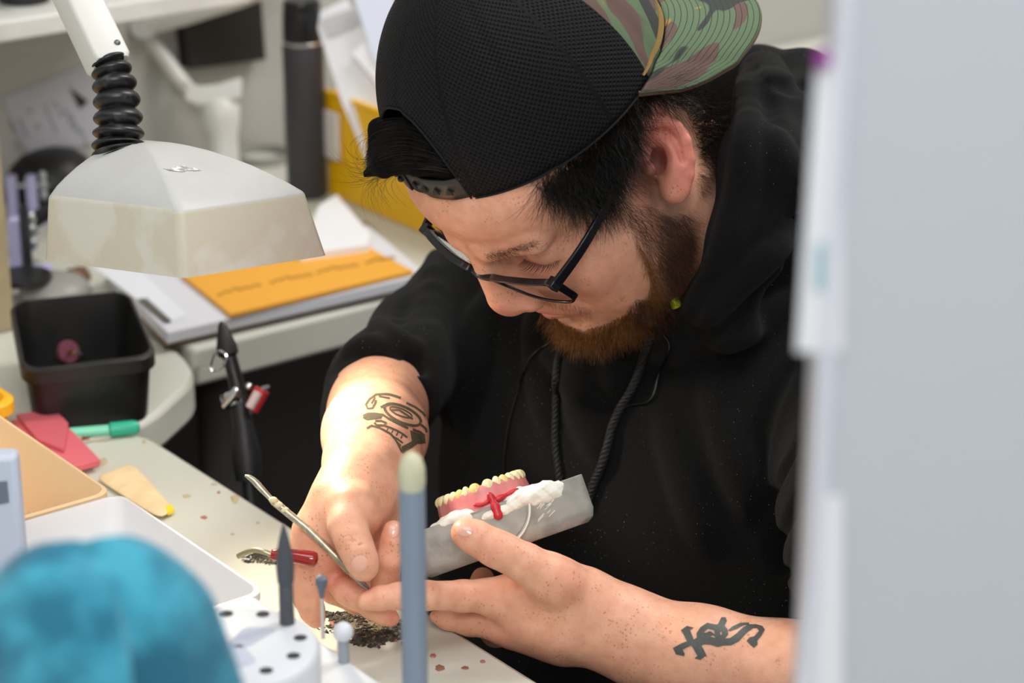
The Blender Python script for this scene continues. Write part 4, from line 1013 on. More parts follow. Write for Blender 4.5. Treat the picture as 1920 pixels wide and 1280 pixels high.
# pink wax sheets
PW = thing('wax_sheet_stack', 'pink wax sheets on white backing beside the peach bin', 'wax', Wz(110, 830, TABLE))
q = [(20, 790), (104, 777), (188, 864), (150, 874), (20, 884)]
flat('backing_sheet', q, TABLE+.0003, .004, mat('white_backing', (240, 226, 226), .6), None, None, parent=PW)
flat('wax_sheet', [(x, y-3) for x, y in q], TABLE+.0045, .005, mat('pink_wax', (226, 112, 122), .4, sss=.1), None, None, parent=PW)
flat('wax_sheet', [(30, 776), (103, 767), (128, 792), (120, 842), (70, 822)], TABLE+.0097, .003, mat('dark_pink_wax', (214, 104, 114), .42), None, None, parent=PW)
# pen and pencil
PEN = thing('pen', 'green pen lying at the corner of the table beneath the black tub', 'pen', Wz(205, 806, TABLE))
g1, g2, g3 = [Wz(x, y, TABLE+.006) for x, y in ((132, 812), (204, 806), (262, 800))]
MB().tube([g1, g2], .0042, 12).build('barrel', mat('pale_green_plastic', (128, 218, 184), .35), PEN)
MB().tube(np.array([g2+(g3-g2)*t for t in (0, .05, .8, .95, 1)]), [.004, .0056, .0056, .0045, .002], 14).build('cap', mat('green_plastic', (44, 176, 142), .35), PEN)
p1, p2, p3 = [Wz(x, y, TABLE+.0035) for x, y in ((110, 824), (152, 817), (166, 814))]
PC = thing('pencil', 'red tipped pencil between the pen and the pink wax', 'pencil', p2-ZV*.0035)
MB().tube([p1, p2], .003, 8).build('shaft', mat('cream_wood', (222, 206, 176), .6), PC); MB().tube([p2, p3], [.0034, .0034], 10).build('tip', mat('red_plastic', (196, 44, 36), .4), PC)
SP = MB().tube([Wz(160, 826, TABLE+.001), Wz(205, 824, TABLE+.001)], [.0012, .0006], 6).build('wood_splinter', mat('tan_wood', (196, 186, 154), .7)); tag(SP, 'thin tan splinter lying below the green pen', 'splinter')
# cream folded wafer with a yellow tip
CRM = mat('cream_card', (238, 214, 170), .7, bump=.4, bscale=120, mottle=.35, mscale=60, rgb2=(210, 176, 130))
FW = thing('torn_card', 'torn cream card with a yellow tip next to the white bin', 'card', Wz(265, 910, TABLE))
mb = MB(); rr = [[(172, 894), (212, 918), (300, 976)], [(200, 884), (236, 906), (314, 968)], [(226, 874), (258, 904), (322, 962)], [(246, 864), (282, 903), (330, 955)]]
Gp = np.array([[Wz(x, y, TABLE+.001+h) for (x, y), h in zip(r_, hh_)] for r_, hh_ in zip(rr, ((0, .002, .001), (.006, .005, .004), (.003, .008, .002), (.009, .004, .002)))])
f = [[i*3+j, i*3+j+1, i*3+j+4, i*3+j+3] for i in range(3) for j in range(2)]
mb.add(Gp.reshape(-1, 3), f); mb.build('card', CRM, FW, solid=.0018, sub=2)
flat('yellow_tip', [(310, 948), (322, 944), (327, 954), (314, 960)], TABLE+.002, .003, mat('yellow_plastic', (246, 214, 40), .4), None, None, parent=FW)

# ---- black tub with a felt wheel
BLK = mat('black_plastic', (22, 22, 22), .38, mottle=.35, mscale=30, rgb2=(44, 42, 40))
zt = TABLE-.003+.056
tb = bin_shell(MB(), [Wz(22, 566, zt), Wz(238, 545, zt), Wz(290, 664, zt), Wz(46, 694, zt)], .0555, .90, .002, .006, .14).build('black_tub', BLK)
tag(tb, 'black open plastic tub at the end of the corner table', 'tub')
FWH = thing('felt_wheel', 'dusty pink felt wheel on a steel mandrel inside the black tub', 'polishing wheel', Wz(125, 668, TABLE+.002))
c = Wz(127, 660, TABLE+.012); ax = np.array([.55, -.75, .35])
MB().lathe(c-ax*.003, ax, [(.0005, 0), (.0085, 0), (.0095, .002), (.0095, .005), (.0085, .0065), (.0005, .0065)], 24).build('wheel', mat('pink_felt', (120, 62, 78), .95, bump=.8, bscale=600), FWH)
MB().tube([c+ax*.003, c+ax*.010], .0018, 10).build('brass_hub', mat('brass', (190, 160, 80), .3, 1), FWH); MB().tube([c+ax*.009+np.array([.002, 0, -.001]), c+ax*.020+np.array([.004, 0, -.004])], .0015, 10).build('mandrel', mat('steel', (200, 200, 200), .25, 1), FWH)

# ---- handpiece hanging on a hook at the table corner
HP = thing('handpiece', 'black rotary handpiece with chrome clamp hanging from the hook at the corner table', 'handpiece', W(470, 890, -250))
BK = mat('black_rubber', (24, 24, 26), .5, bump=.2, bscale=300); CHR = mat('chrome', (220, 222, 225), .12, 1)
HPB = -250
def hp(x, y): return W(x, y, HPB)
def rp(r): return r*(1500-HPB)/FPX/1000
MB().tube([hp(414, 603), hp(417, 612), hp(425, 650), hp(428, 664), hp(430, 672)], [rp(3), rp(9), rp(20), rp(20), rp(10)], 16).build('nose_cone', mat('matte_black_tip', (18, 19, 20), .55), HP)
MB().tube([hp(430, 665), hp(448, 735), hp(452, 760)], [rp(13), rp(15), rp(15)], 14).build('shaft', mat('dark_steel', (50, 48, 50), .35, .6), HP)
MB().tube([hp(446, 740), hp(456, 800), hp(462, 850), hp(466, 900)], [rp(17), rp(20), rp(28), rp(24)], 16).build('grip', BK, HP)
MB().tube(spline([hp(466, 890), hp(470, 935), hp(480, 1010)], 5), rp(13), 12).build('drive_cable', BK, HP)
for k, (x, y, r) in enumerate(((440, 752, 22),)):
    MB().lathe(hp(433, 738), hp(447, 770)-hp(433, 738), [(rp(18), -.002), (rp(22), 0), (rp(22), .008), (rp(18), .010)], 20, False, False).build('clamp_ring', CHR, HP)
MB().tube([W(420, 762, HPB+20), W(436, 742, HPB+24), W(446, 728, HPB+24)], [rp(7), rp(10), rp(7)], 12).build('clamp_lever', CHR, HP)
MB().ball(hp(466, 725), rp(8), 8).build('clamp_screw', CHR, HP)
MB().tube([hp(455, 790), hp(474, 765)], rp(9), 10).build('side_nozzle', mat('grey_rubber', (70, 70, 72), .5), HP)
tb_ = MB(); tb_.tube([hp(471, 768), hp(492, 730)], rp(15), 14); TBO = tb_.build('tag_tube', mat('red_tape', (190, 46, 50), .4), HP)
MB().tube([W(468, 764, HPB+6), W(484, 735, HPB+6)], rp(9), 10).build('white_label', mat('white_label', (224, 200, 200), .5), TBO)
MB().tube([hp(492, 730), hp(505, 724)], [rp(6), rp(3)], 8).build('tag_end', mat('grey_plastic', (110, 110, 112), .5), TBO)
HK = MB(); hk0 = Wz(366, 688, TABLE-.018)
HK.tube(spline([hk0, W(388, 690, HPB), W(404, 694, HPB+10), W(420, 684, HPB+26), W(424, 668, HPB+26), W(412, 658, HPB+22), W(400, 668, HPB+14), W(395, 684, HPB+8)], 6), .0011, 8); HKO = HK.build('wire_hook', CHR); tag(HKO, 'bright wire hook on the rounded edge of the corner table', 'hook')

# ---- flask half with plaster, and the denture in it
BB = 74
fl_tl, fl_tr, fl_br, fl_bl = P(764, 1003, BB-4), P(1093, 887, BB-14), P(1117, 974, BB-16), P(800, 1086, BB-2)
e1 = fl_tr-fl_tl; WD = np.linalg.norm(e1); e1 /= WD; e2 = (fl_bl-fl_tl); e2 -= e1*(e2@e1); HT = np.linalg.norm(e2); e2 /= HT; e3 = np.cross(e1, e2)     # e1 along, e2 down, e3 away or near
if e3[2] > 0: e3 = -e3
DP = 62.0
def fl(u, v, w_): return q2w(fl_tl+e1*u+e2*v+e3*w_)
FLK = thing('denture_flask', 'grey metal denture flask half held between thumb and fingers', 'flask', fl(WD/2, HT, DP/2))
METAL = mat('worn_aluminium', (166, 163, 154), .55, .1, bump=.35, bscale=260, mottle=.7, mscale=70, rgb2=(132, 130, 123))
out = [(0, 0), (WD, 0), (WD, DP*.62), (WD*.80, DP), (WD*.20, DP), (0, DP*.62)]; out = roundc(out, 9)
mb = MB(); O = np.array(out); c_ = O.mean(0)
def frame_ring(v, k): Q_ = c_+(O-c_)*k; return np.array([fl(a_, v, b_) for a_, b_ in Q_])
mb.loft([frame_ring(0, 1), frame_ring(HT*.74, 1), frame_ring(HT*.92, .965), frame_ring(HT, .90)], True, True)
FB = mb.build('flask_body', METAL, FLK, bevel=.0008)
# round locating ridge on the front wall
ar = [(WD*.46+WD*.215*math.cos(t), 2+WD*.215*math.sin(t)) for t in np.linspace(0.02, 1.75, 26)]
mb = MB(); mb.tube(np.array([fl(a_, b_, -.3) for a_, b_ in ar]), .0013, 8); mb.build('round_ridge', mat('polished_ridge', (206, 204, 190), .35, .4), FB)
mb = MB(); fan = [(WD*.46+WD*.205*math.cos(t), 1+WD*.205*math.sin(t)) for t in np.linspace(0.0, 3.1, 40)]
fan = [(u, v) for u, v in fan if 0 <= v <= HT*.96]
mb.loft([np.array([fl(u, v, .2) for u, v in fan]), np.array([fl(u, v, -.35) for u, v in fan])]); mb.build('round_plug', mat('plug_aluminium', (166, 163, 152), .5, .35, mottle=.6, mscale=60, rgb2=(132, 130, 122)), FB)
PLAS = mat('white_plaster', (244, 240, 226), .8, bump=.7, bscale=160)
Qz = lambda u, v, w_: fl_tl+e1*u+e2*v+e3*w_
plas = Seq([('+', 0, Ell(Qz(WD*.50, 5, 22), (34, 8, 24), np.stack([e1, e2, e3]))), ('+', 6, Ell(Qz(WD*.735, 3, 6), (12, 6, 8), np.stack([e1, e2, e3]))), ('+', 5, Ell(Qz(WD*.79, 3.5, .6), (11, 6.5, 2.4), np.stack([e1, e2, e3]))),
            ('+', 6, Ell(Qz(WD*.64, 1.5, 8), (10, 6, 9), np.stack([e1, e2, e3]))), ('+', 6, Ell(Qz(WD*.285, .5, 7), (10, 5, 9), np.stack([e1, e2, e3]))), ('+', 4, Ell(Qz(WD*.20, 1, 6), (9, 3, 6), np.stack([e1, e2, e3])))])
plas = Warp(plas, lambda q: .55*np.sin(q[:, 0]*.55)*np.sin(q[:, 1]*.7+q[:, 2]*.3)+.35*np.sin(q[:, 0]*1.3+2)*np.sin(q[:, 1]*1.7))
pv, pf = polygonise(plas, fl_tl-[20, 90, 90], fl_tr+[60, 60, 60], 1.0, 2)
np_mesh('plaster', q2w(pv), pf, PLAS, WL[FLK], FLK)
for k in range(26):
    u, v = WD*(.70+.09*RNG.random()), 6+12*RNG.random(); L_ = .001+.002*RNG.random(); d = (fl(u+1, v-.5, 0)-fl(u, v, 0)); d /= np.linalg.norm(d); p = fl(u, v, -.25)
    if k % 2 == 0: MB().tube([p-d*L_, p+d*L_], [.0002, .0003], 5).build('plaster_scratch', PLAS, FB)
DN = thing('denture', 'pink denture with yellowed teeth set in plaster on top of the metal flask', 'denture', fl(WD*.47, 0, 20))
GUM = mat('pink_acrylic', (226, 140, 138), .3, sss=.15, mottle=.5, mscale=90, rgb2=(208, 112, 116)); RW = mat('red_wax', (196, 34, 48), .35, sss=.1)
A3 = np.stack([e1, e2, e3])
def archp(t):                                          # t -1..1 along the dental arch; front of the arch faces the viewer
    ang = t*math.radians(84); return WD*.465+26*math.sin(ang)*1.0, 6+30*(1-math.cos(ang))
gum = []
for t in np.linspace(-1, 1, 15):
    u, w_ = archp(t); gum.append((('+', 4, Cap(Qz(u, 1, w_), Qz(u, -10.5, w_+.8), 5.2, 3.6))))
gum.append(('+', 6, Ell(Qz(WD*.465, 0, 24), (20, 5, 18), A3)))
gv, gf = polygonise(Seq(gum), fl_tl-[20, 90, 90], fl_tr+[60, 60, 60], 1.0, 2); np_mesh('gum_base', q2w(gv), gf, GUM, WL[DN], DN)
TOOTH = [mat('ivory_tooth', (240, 226, 178), .22, sss=.15, coat=.2), mat('yellow_tooth', (236, 210, 132), .22, sss=.15, coat=.2)]
for i, (t, r_, y) in enumerate(((-1.0, 4.2, 0), (-.83, 4.0, 0), (-.66, 3.2, 0), (-.52, 3.0, 0), (-.39, 2.9, 1), (-.27, 2.5, 0), (-.12, 4.0, 1), (.10, 3.9, 0), (.26, 2.6, 0), (.39, 2.9, 1), (.53, 3.0, 0), (.67, 3.3, 0), (.83, 4.0, 0), (1.0, 4.2, 0))):
    u, w_ = archp(t); ang = t*math.radians(84); tang = e1*math.cos(ang)+e3*math.sin(ang); norm = np.cross(tang, e2)
    h_ = 6.3 if abs(t) < .3 else 5.6
    tv_, tf_ = polygonise(Seq([('+', 0, Ell(Qz(u, -12.6, w_+.5), (r_*.98, h_*.66, 3.0 if abs(t) < .6 else 4.2), np.stack([tang, e2, norm]))), ('+', 2, Ell(Qz(u, -11.0, w_+.6), (r_*.8, 3.5, 3), np.stack([tang, e2, norm])))]), Qz(u, -12, w_)-9, Qz(u, -12, w_)+9, .55, 1)
    np_mesh('tooth', q2w(tv_), tf_, TOOTH[y], WL[DN], DN)
def waxrod(pts, rs, name='red_wax_strip'):
    n_ = Seq([('+', 1.5, Ell((Qz(*pts[i])+Qz(*pts[i+1]))/2, (np.linalg.norm(Qz(*pts[i+1])-Qz(*pts[i]))/2+1, rs[i], 1.6), np.stack([(d_ := (Qz(*pts[i+1])-Qz(*pts[i]))/np.linalg.norm(Qz(*pts[i+1])-Qz(*pts[i]))), np.cross(e3, d_), e3]))) for i in range(len(pts)-1)])
    v_, f_ = polygonise(n_, fl_tl-[20, 90, 90], fl_tr+[60, 60, 60], .8, 2); return np_mesh(name, q2w(v_), f_, RW, WL[DN], DN)
uu = lambda px, py, w_=0: ((lambda d_: (d_@e1, d_@e2, w_))(P(px, py, BB)-fl_tl))
waxrod([uu(919, 925, 1.0), uu(928, 942, -1.2), uu(933, 958, -1.8), uu(937, 971, -1.6)], [2.6, 3.3, 3.2, 2.6]); waxrod([uu(926, 938, 1), uu(948, 928, 1.5), uu(974, 915, 3)], [2.2, 1.7]); waxrod([uu(890, 946, 1.5), uu(906, 945, .8), uu(920, 936, .3)], [1.4, 1.6])

# ---- sculpting instrument in the right hand
IN = thing('wax_carver', 'slim steel wax carving instrument held between thumb and finger', 'instrument', W(580, 990, 92))
STL = mat('dull_steel', (176, 172, 156), .35, .8, mottle=.5, mscale=300, rgb2=(226, 214, 180)); 
def ip(x, y, b): return W(x, y, b)
MB().tube(spline([ip(459, 891, 84), ip(466, 894, 84), ip(476, 901, 84), ip(492, 918, 85), ip(508, 935, 86)], 5), np.interp(np.linspace(0, 1, 21), [0, .3, .6, 1], [.0006, .0016, .0022, .0016]), 10).build('blade', STL, IN)
MB().tube([ip(508, 935, 86), ip(514, 940, 86.5), ip(540, 962, 89), ip(575, 990, 93), ip(640, 1052, 99), ip(664, 1078, 99)], [.0018, .0026, .0024, .0024, .0024, .0022], 12).build('handle', STL, IN)
for k in range(14):
    t = k/13; MB().lathe(ip(632+24*t, 1045+25*t, 99), ip(664, 1078, 99)-ip(632, 1045, 99), [(.0023, -.0005), (.0028, -.0002), (.0028, .0002), (.0023, .0005)], 12, False, False).build('knurl_ring', STL, IN)
MB().tube([ip(664, 1078, 99), ip(680, 1094, 98), ip(692, 1105, 97)], [.0022, .0019, .0010], 10).build('tip', mat('grey_steel', (150, 150, 150), .3, .9), IN)
for x, y in ((512, 938), (522, 947), (534, 957)): MB().ball(ip(x, y-1, 89), (.0028, .0022, .0020), 7).build('dried_wax', mat('cream_wax', (226, 210, 168), .6), IN)
# ---- red handled wax knife across the bin rim
WK = thing('wax_knife', 'wax knife with a glossy red handle lying over the white bin rim', 'knife', W(540, 1045, 94))
MB().tube(spline([W(508, 1039, 98), W(520, 1040, 98), W(550, 1042, 99), W(580, 1047, 100), W(596, 1051, 100)], 4), np.interp(np.linspace(0, 1, 17), [0, .1, .4, .8, .95, 1], [.0028, .0034, .0040, .0050, .0044, .0016]), 16).build('handle', mat('glossy_red_plastic', (150, 24, 24), .15, coat=.6), WK)
MB().tube(spline([W(508, 1039, 98), W(494, 1034, 98), W(478, 1031, 96), W(462, 1035, 94), W(446, 1043, 92)], 5), .0017, 10).build('shank', mat('brass_steel', (170, 160, 130), .35, .8), WK)
# ---- task lamp with bellows neck
LP = thing('task_lamp', 'cream task lamp hood on a black bellows neck over the table', 'lamp', W(330, 420, 20))
LCR = mat('cream_enamel', (208, 203, 190), .42, bump=.12, bscale=900, mottle=.55, mscale=14, rgb2=(192, 182, 156), lo=.47, hi=.53)
LGR = mat('grey_enamel', (192, 191, 188), .45, bump=.2, bscale=900, mottle=.25, mscale=30, rgb2=(178, 176, 170))
A_, B_, C_ = P(78, 487, 0), P(345, 522, 90), P(618, 478, 4); D_ = A_+C_-B_
a2, b2_, c2 = P(83, 367, 14), P(337, 396, 98), P(580, 361, 20); d2 = a2+c2-b2_
def quad(c4, s=1, off=None, r=.05):
    R_ = rrect(1, 1, r, 5); q = bil(np.array(c4), R_); c = np.mean(c4, 0); q = c+(q-c)*s
    return q if off is None else q+off
up = np.cross(B_-A_, C_-B_); up /= np.linalg.norm(up); up = up if up[1] > 0 else -up
bot, edge = [A_, B_, C_, D_], [a2, b2_, c2, d2]
rings = [quad(bot, .985, r=.05), quad(bot, 1, r=.05), quad(edge, 1.0, -up*2.5), quad(edge, .995, -up*.8), quad(edge, .98, up*.8)]
apex = P(262, 352, -2)
for s in (.9, .8, .68, .55, .42, .3, .2):
    q = quad(edge, 1); cq = np.mean(edge, 0); sh = apex-cq; rings.append(cq+sh*(1-s)+(q-cq)*s+up*(31*(1-s**2.0)))
inner = [quad(bot, .985), quad(bot, .95), quad(edge, .93, up*0), quad(edge, .5, up*8)]
mb = MB(); mb.loft([q2w(r_) for r_ in inner[::-1]]+[q2w(r_) for r_ in rings], True, True)
o = mb.build('hood', LCR, LP, fixn=True); o.data.materials.append(LGR)
for p_ in o.data.polygons:
    if Vector(p_.normal).dot(Vector(q2w(up)-q2w(np.zeros(3))).normalized()) > .45 and np.dot(w2q(np.array(p_.center)+WL[LP])-np.mean(edge, 0), up) > -1: p_.material_index = 1; o['label'] = 'cream enamel lamp hood with drip stains'
tube_c = q2w(np.mean(bot, 0)+up*32); tx = q2w(C_)-q2w(B_); tx /= np.linalg.norm(tx)
for s in (-1, 1):
    off = (q2w(B_)-q2w(A_)); off /= np.linalg.norm(off)
    MB().tube([tube_c-tx*.045+off*s*.022, tube_c+tx*.045+off*s*.022], .007, 12).build('fluorescent_tube', mat('glowing_tube', (255, 244, 214), .5, emit=4), LP)
ld = bpy.data.lights.new('lamp_glow', 'SPOT'); ld.energy = 4.0; ld.color = (1, .90, .70); ld.shadow_soft_size = .022; ld.spot_size = math.radians(104); ld.spot_blend = 1.0
lo = bpy.data.objects.new('lamp_glow', ld); COL.objects.link(lo); lc = q2w(np.mean(bot, 0)+up*18+(C_-A_)*.05); lo.location = lc
lo.rotation_euler = (Vector(W(800, 970, 60))-Vector(lc)).to_track_quat('-Z', 'Y').to_euler()
bp = [(200, 108, -6), (208, 128, -5), (215, 160, -3), (220, 200, -1), (222, 240, 0), (222, 270, 1), (224, 288, 2), (228, 302, 3)]
path = spline([P(*q) for q in bp], 24); L_ = np.linspace(0, 1, len(path)); rad = np.interp(L_, [0, .3, .7, .9, 1], [29, 38, 44, 47, 44])
rid = np.abs(((L_*9.0) % 1)-.5)*2; r_ = 1.14*rad*(.68+.32*np.abs(np.sin(math.pi*9*L_))**.8); r_ = np.where(L_ > .92, 46, r_)
mb = MB(); mb.tube(q2w(path), r_*(1500)/FPX/1000, 28); mb.build('bellows_neck', mat('dusty_black_rubber', (22, 22, 23), .38, mottle=.5, mscale=120, rgb2=(96, 94, 90), lo=.55, hi=.75), LP)
mb = MB(); mb.lathe(q2w(P(228, 306, 3)), q2w(P(228, 306, 3)+up*5)-q2w(P(228, 306, 3)), [(.0158, -.002), (.0165, 0), (.0165, .0012), (.015, .002)], 28); mb.build('neck_collar', LGR, LP)
t0 = P(200, 112, -8); t1 = P(66, -170, -70); axs = t1-t0; LN = np.linalg.norm(axs); axs /= LN; sd = np.cross(axs, [0, .2, 1]); sd /= np.linalg.norm(sd); nn_ = np.cross(sd, axs)
rot = math.radians(-32); sd, nn_ = sd*math.cos(rot)+nn_*math.sin(rot), nn_*math.cos(rot)-sd*math.sin(rot)
mb = MB(); ww, hh_ = 25.5, 22
mb.loft([q2w(t0+axs*s+sd*x*k+nn_*y*k) if False else q2w(np.array([t0+axs*s+sd*x*k+nn_*y*k for x, y in rrect(ww, hh_, 3, 4)])) for s, k in ((-6, .86), (-3, 1), (LN, 1))]); mb.build('arm', LCR if False else mat('cream_arm_enamel', (206, 205, 198), .4), LP)
pz = t0+axs*4+(nn_ if nn_[2] > 0 else -nn_)*(hh_/2) + sd*(6 if sd[0] > 0 else -6)
MB().ball(q2w(pz), (.0022, .0022, .0022), 8).build('pivot_screw', mat('grey_screw', (120, 124, 126), .4, .6), LP)
# torn sticker on the hood
lbv = BVHTree.FromPolygons([Vector(v.co)+Vector(WL[LP]) for v in o.data.vertices], [tuple(p.vertices) for p in o.data.polygons])
film('torn_label', [[(305, 316), (318, 318), (330, 313), (343, 311), (352, 319), (343, 323), (334, 322), (320, 321)], [(343, 311), (356, 316), (364, 315), (378, 320), (366, 321), (352, 320)]], mat('grey_label_scrap', (150, 150, 146), .6, mottle=1, mscale=300, rgb2=(232, 230, 224)), LP, off=.0004, tree=lbv)

# ---- foreground: bur block, burs, rod, towel, grey unit
DB = 300
bc = W(430, 1212, DB); BZ = bc[2]
BBK = thing('bur_block', 'round light grey bur holder with a ring of holes in the foreground', 'bur holder', [bc[0], bc[1], PLZ])
RB = .0468
mb = MB(); mb.lathe([bc[0], bc[1], PLZ+.0003], ZV, [(RB, 0), (RB, BZ-PLZ-.004), (RB-.0015, BZ-PLZ-.001), (RB-.003, BZ-PLZ)], 56); BO = mb.build('block', mat('light_grey_plastic', (206, 208, 214), .45), BBK)
HOLE = mat('hole_shade', (52, 52, 56), .9)  # for solid dark discs: shade inside the bur holes put into colour
ang0 = math.atan2(-98, 100)
holes = [(-20, -130), (50, -128), (130, -33), (123, 37), (78, 93), (10, 135), (-60, 122), (-110, 75), (-135, 10), (-125, -50), (-85, -108), (100, -92)]
def bpos(dx, dy): k = RB/170; return np.array([bc[0]+dx*k, bc[1]-dy*k, BZ])
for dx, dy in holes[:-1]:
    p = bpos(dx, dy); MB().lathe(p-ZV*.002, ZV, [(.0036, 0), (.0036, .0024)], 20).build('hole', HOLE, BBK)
LAV = mat('shaded_recess', (176, 182, 200), .6)  # for raised flat patches: shade of the pockets put into colour
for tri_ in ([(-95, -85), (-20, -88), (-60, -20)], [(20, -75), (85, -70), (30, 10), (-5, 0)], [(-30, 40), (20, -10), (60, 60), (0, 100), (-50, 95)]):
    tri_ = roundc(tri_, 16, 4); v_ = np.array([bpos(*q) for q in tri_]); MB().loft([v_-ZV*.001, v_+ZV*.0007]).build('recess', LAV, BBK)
def bur(name, base, prof, m, label, cat):
    mb = MB(); mb.lathe(base, ZV, prof, 24); return tag(mb.build(name, m), label, cat)
p = bpos(100, -92); k = (1500-DB)/FPX/1000/.934
bur('polishing_point', p-ZV*.004, [(14*k, 0), (13.5*k, .010), (13.2*k, 88*k), (12*k, 90*k), (15*k, 98*k), (16.5*k, 125*k), (14*k, 155*k), (8*k, 185*k), (3*k, 205*k), (.4*k, 212*k)], mat('dark_grey_rubber', (72, 74, 80), .6), 'dark grey pointed polishing point standing in the bur holder', 'polishing point')
ps = Wz(645, 1240, PLZ); kk = np.linalg.norm(ps-CAM)/FPX
PB = thing('ball_pin', 'grey pin with a pale round head beside the bur holder', 'pin', ps)
MB().tube([ps, ps+ZV*.9*62*kk], .0032, 10).build('stem', mat('grey_pin', (150, 156, 166), .4, .3), PB); MB().ball(ps+ZV*62*kk, .0056, 12).build('head', mat('pale_bead', (206, 208, 216), .4), PB)
ps = Wz(606, 1196, PLZ); kk = np.linalg.norm(ps-CAM)/FPX
SB = thing('small_bur', 'small dark grey bur in front of the little finger', 'bur', ps)
MB().tube([ps, ps+ZV*100*kk], [.0012, .0010], 8).build('shank', mat('bur_shank', (196, 190, 186), .4, .3), SB)
MB().lathe(ps+ZV*84*kk, ZV, [(.0012, 0), (.0022, .006), (.0034, .009), (.0034, .012), (.0015, .0135)], 14).build('head', mat('dark_bur', (92, 98, 112), .5), SB)
# tall rod
rb = W(780, 1360, 300); rb = Wz(780, 1385, PLZ); dR = (rb[1]*CT-(rb[2]-CAM[2])*ST); kk = dR/FPX/.934
BRD = thing('rod_applicator', 'tall grey rod with a cream felt tip standing in the blurred foreground', 'rod', rb)
HR = (1385-900)*kk
MB().lathe(rb, ZV, [(.0062, 0), (.0066, .001), (.0066, HR-.002), (.0060, HR)], 24).build('shaft', mat('blue_grey_plastic', (126, 138, 152), .5), BRD)
MB().lathe(rb+ZV*HR, ZV, [(.0062, -.001), (.0068, .002), (.0066, .010), (.0050, .0155), (.002, .018), (.0003, .0185)], 24).build('felt_tip', mat('cream_felt', (200, 196, 166), .9), BRD)
# grey unit with a dark window
gu = Wz(28, 1190, PLZ); GU = thing('control_unit', 'pale blue grey box with a dark window at the left edge behind the teal cloth', 'device', gu)
dG = (gu[1]*CT-(gu[2]-CAM[2])*ST); kk = dG/FPX; hG = (1190-838)*kk/.934
xr_ = (63-960)/FPX*dG; yf_ = gu[1]
MB().box([xr_-.032, yf_+.007, gu[2]+(hG-.004)/2+.0003], [1, 0, 0], [0, 1, 0], ZV, .06, .014, hG-.004).build('housing', mat('pale_blue_grey_plastic', (186, 193, 208), .5), GU, bevel=.003)
def atp(px, py, yy): r = ray(px, py); return CAM+r*((yy-CAM[1])/r[1])
q = np.array([atp(x, y, yf_-.0006) for x, y in ((-6, 904), (13, 902), (17, 942), (-4, 946))]); mb = MB(); mb.loft([q, q+np.array([0, .002, 0])]); mb.build('window', mat('dark_grey_window', (104, 110, 120), .4), GU, smooth=False)
# teal cloth draped over a bottle in the foreground
tw = Wz(170, 1420, PLZ); dT = 900.0
top = W(160, 1062, 1500-dT); tx0, ty0 = top[0], top[1]
TEAL = mat('teal_microfibre', (62, 156, 180), .95, bump=1.0, bscale=900, mottle=.9, mscale=34, rgb2=(22, 98, 124), sheen=.15)
nA_, nR_ = 160, 40; Hc = top[2]-PLZ
v = []
for i in range(nR_):
    t = i/(nR_-1); zc = top[2]-Hc*t**1.35
    for j in range(nA_):
        a0 = 2*math.pi*j/nA_; R0 = .037*min(1, (t*4.5))**.42+.040*t
        fold = 1+(.09*math.sin(3*a0+.4)+.07*math.sin(5*a0+1.3)+.04*math.sin(9*a0))*min(1, t*1.5)-(lambda da: (.34*math.exp(-da/.55) if da > 0 else .34*math.exp(-(da/.05)**2)))(math.atan2(math.sin(a0+1.05), math.cos(a0+1.05)))*min(1, t*2.4)
        v.append([tx0-.003+R0*fold*math.cos(a0)*1.02, ty0+.02+R0*fold*math.sin(a0)*.8, zc+.003*math.sin(2*a0+1)*(t < .5)])
mb = MB(); mb.add(v, [[i*nA_+j, i*nA_+(j+1) % nA_, (i+1)*nA_+(j+1) % nA_, (i+1)*nA_+j] for i in range(nR_-1) for j in range(nA_)]+[list(range(nA_))])
o = mb.build('microfibre_cloth', TEAL, sub=1); tag(o, 'teal microfibre cloth bunched up in the near left corner', 'cloth')
# paper notices and pin on the partition
PAP = mat('white_paper', (222, 223, 226), .7)
def edgepaper(name, x0t, y0, x0b, y1, label, dep):
    zt_, zb_ = W(x0t, y0, 1500-dP)[2], W(x0b, y1, 1500-dP)[2]; a_, b_ = W(x0t, y0, 1500-dP), W(x0b, y1, 1500-dP)
    yy = fy-dep; sc = yy/fy
    def at(px, py): r = ray(px, py); return CAM+r*((yy-CAM[1])/r[1])
    q = np.array([at(x0t, y0), at(1580, y0), at(1580, y1), at(x0b, y1)])
    mb = MB(); mb.loft([q, q+np.array([0, .0006, 0])]); return tag(mb.build(name, PAP, smooth=False), label, 'paper')
E1 = edgepaper('paper_notice', 1532, 100, 1492, 660, 'white paper notice sticking out past the upper partition edge', .0006)
E2 = edgepaper('paper_notice', 1530, 930, 1492, 1330, 'white paper notice sticking out past the lower partition edge', .0006)
def atp(px, py, yy): r = ray(px, py); return CAM+r*((yy-CAM[1])/r[1])
mb = MB(); yy = fy-.0009; q = np.array([atp(x, y, yy) for x, y in ((1530, 455), (1548, 455), (1544, 545), (1526, 545))]); mb.loft([q, q-np.array([0, .0002, 0])]); o = mb.build('teal_print', mat('teal_print_ink', (150, 184, 190), .7), E1)
pp = atp(1544, 112, fy-.004)
PN = thing('push_pin', 'small purple push pin near the top of the partition edge', 'pin', pp)
MB().lathe(pp+np.array([0, .0034, 0]), [0, -1, 0], [(.0022, 0), (.0026, .0006), (.0014, .0012), (.0013, .004), (.0024, .005), (.0024, .0058), (.0003, .006)], 18).build('head', mat('purple_plastic', (140, 24, 140), .35), PN)

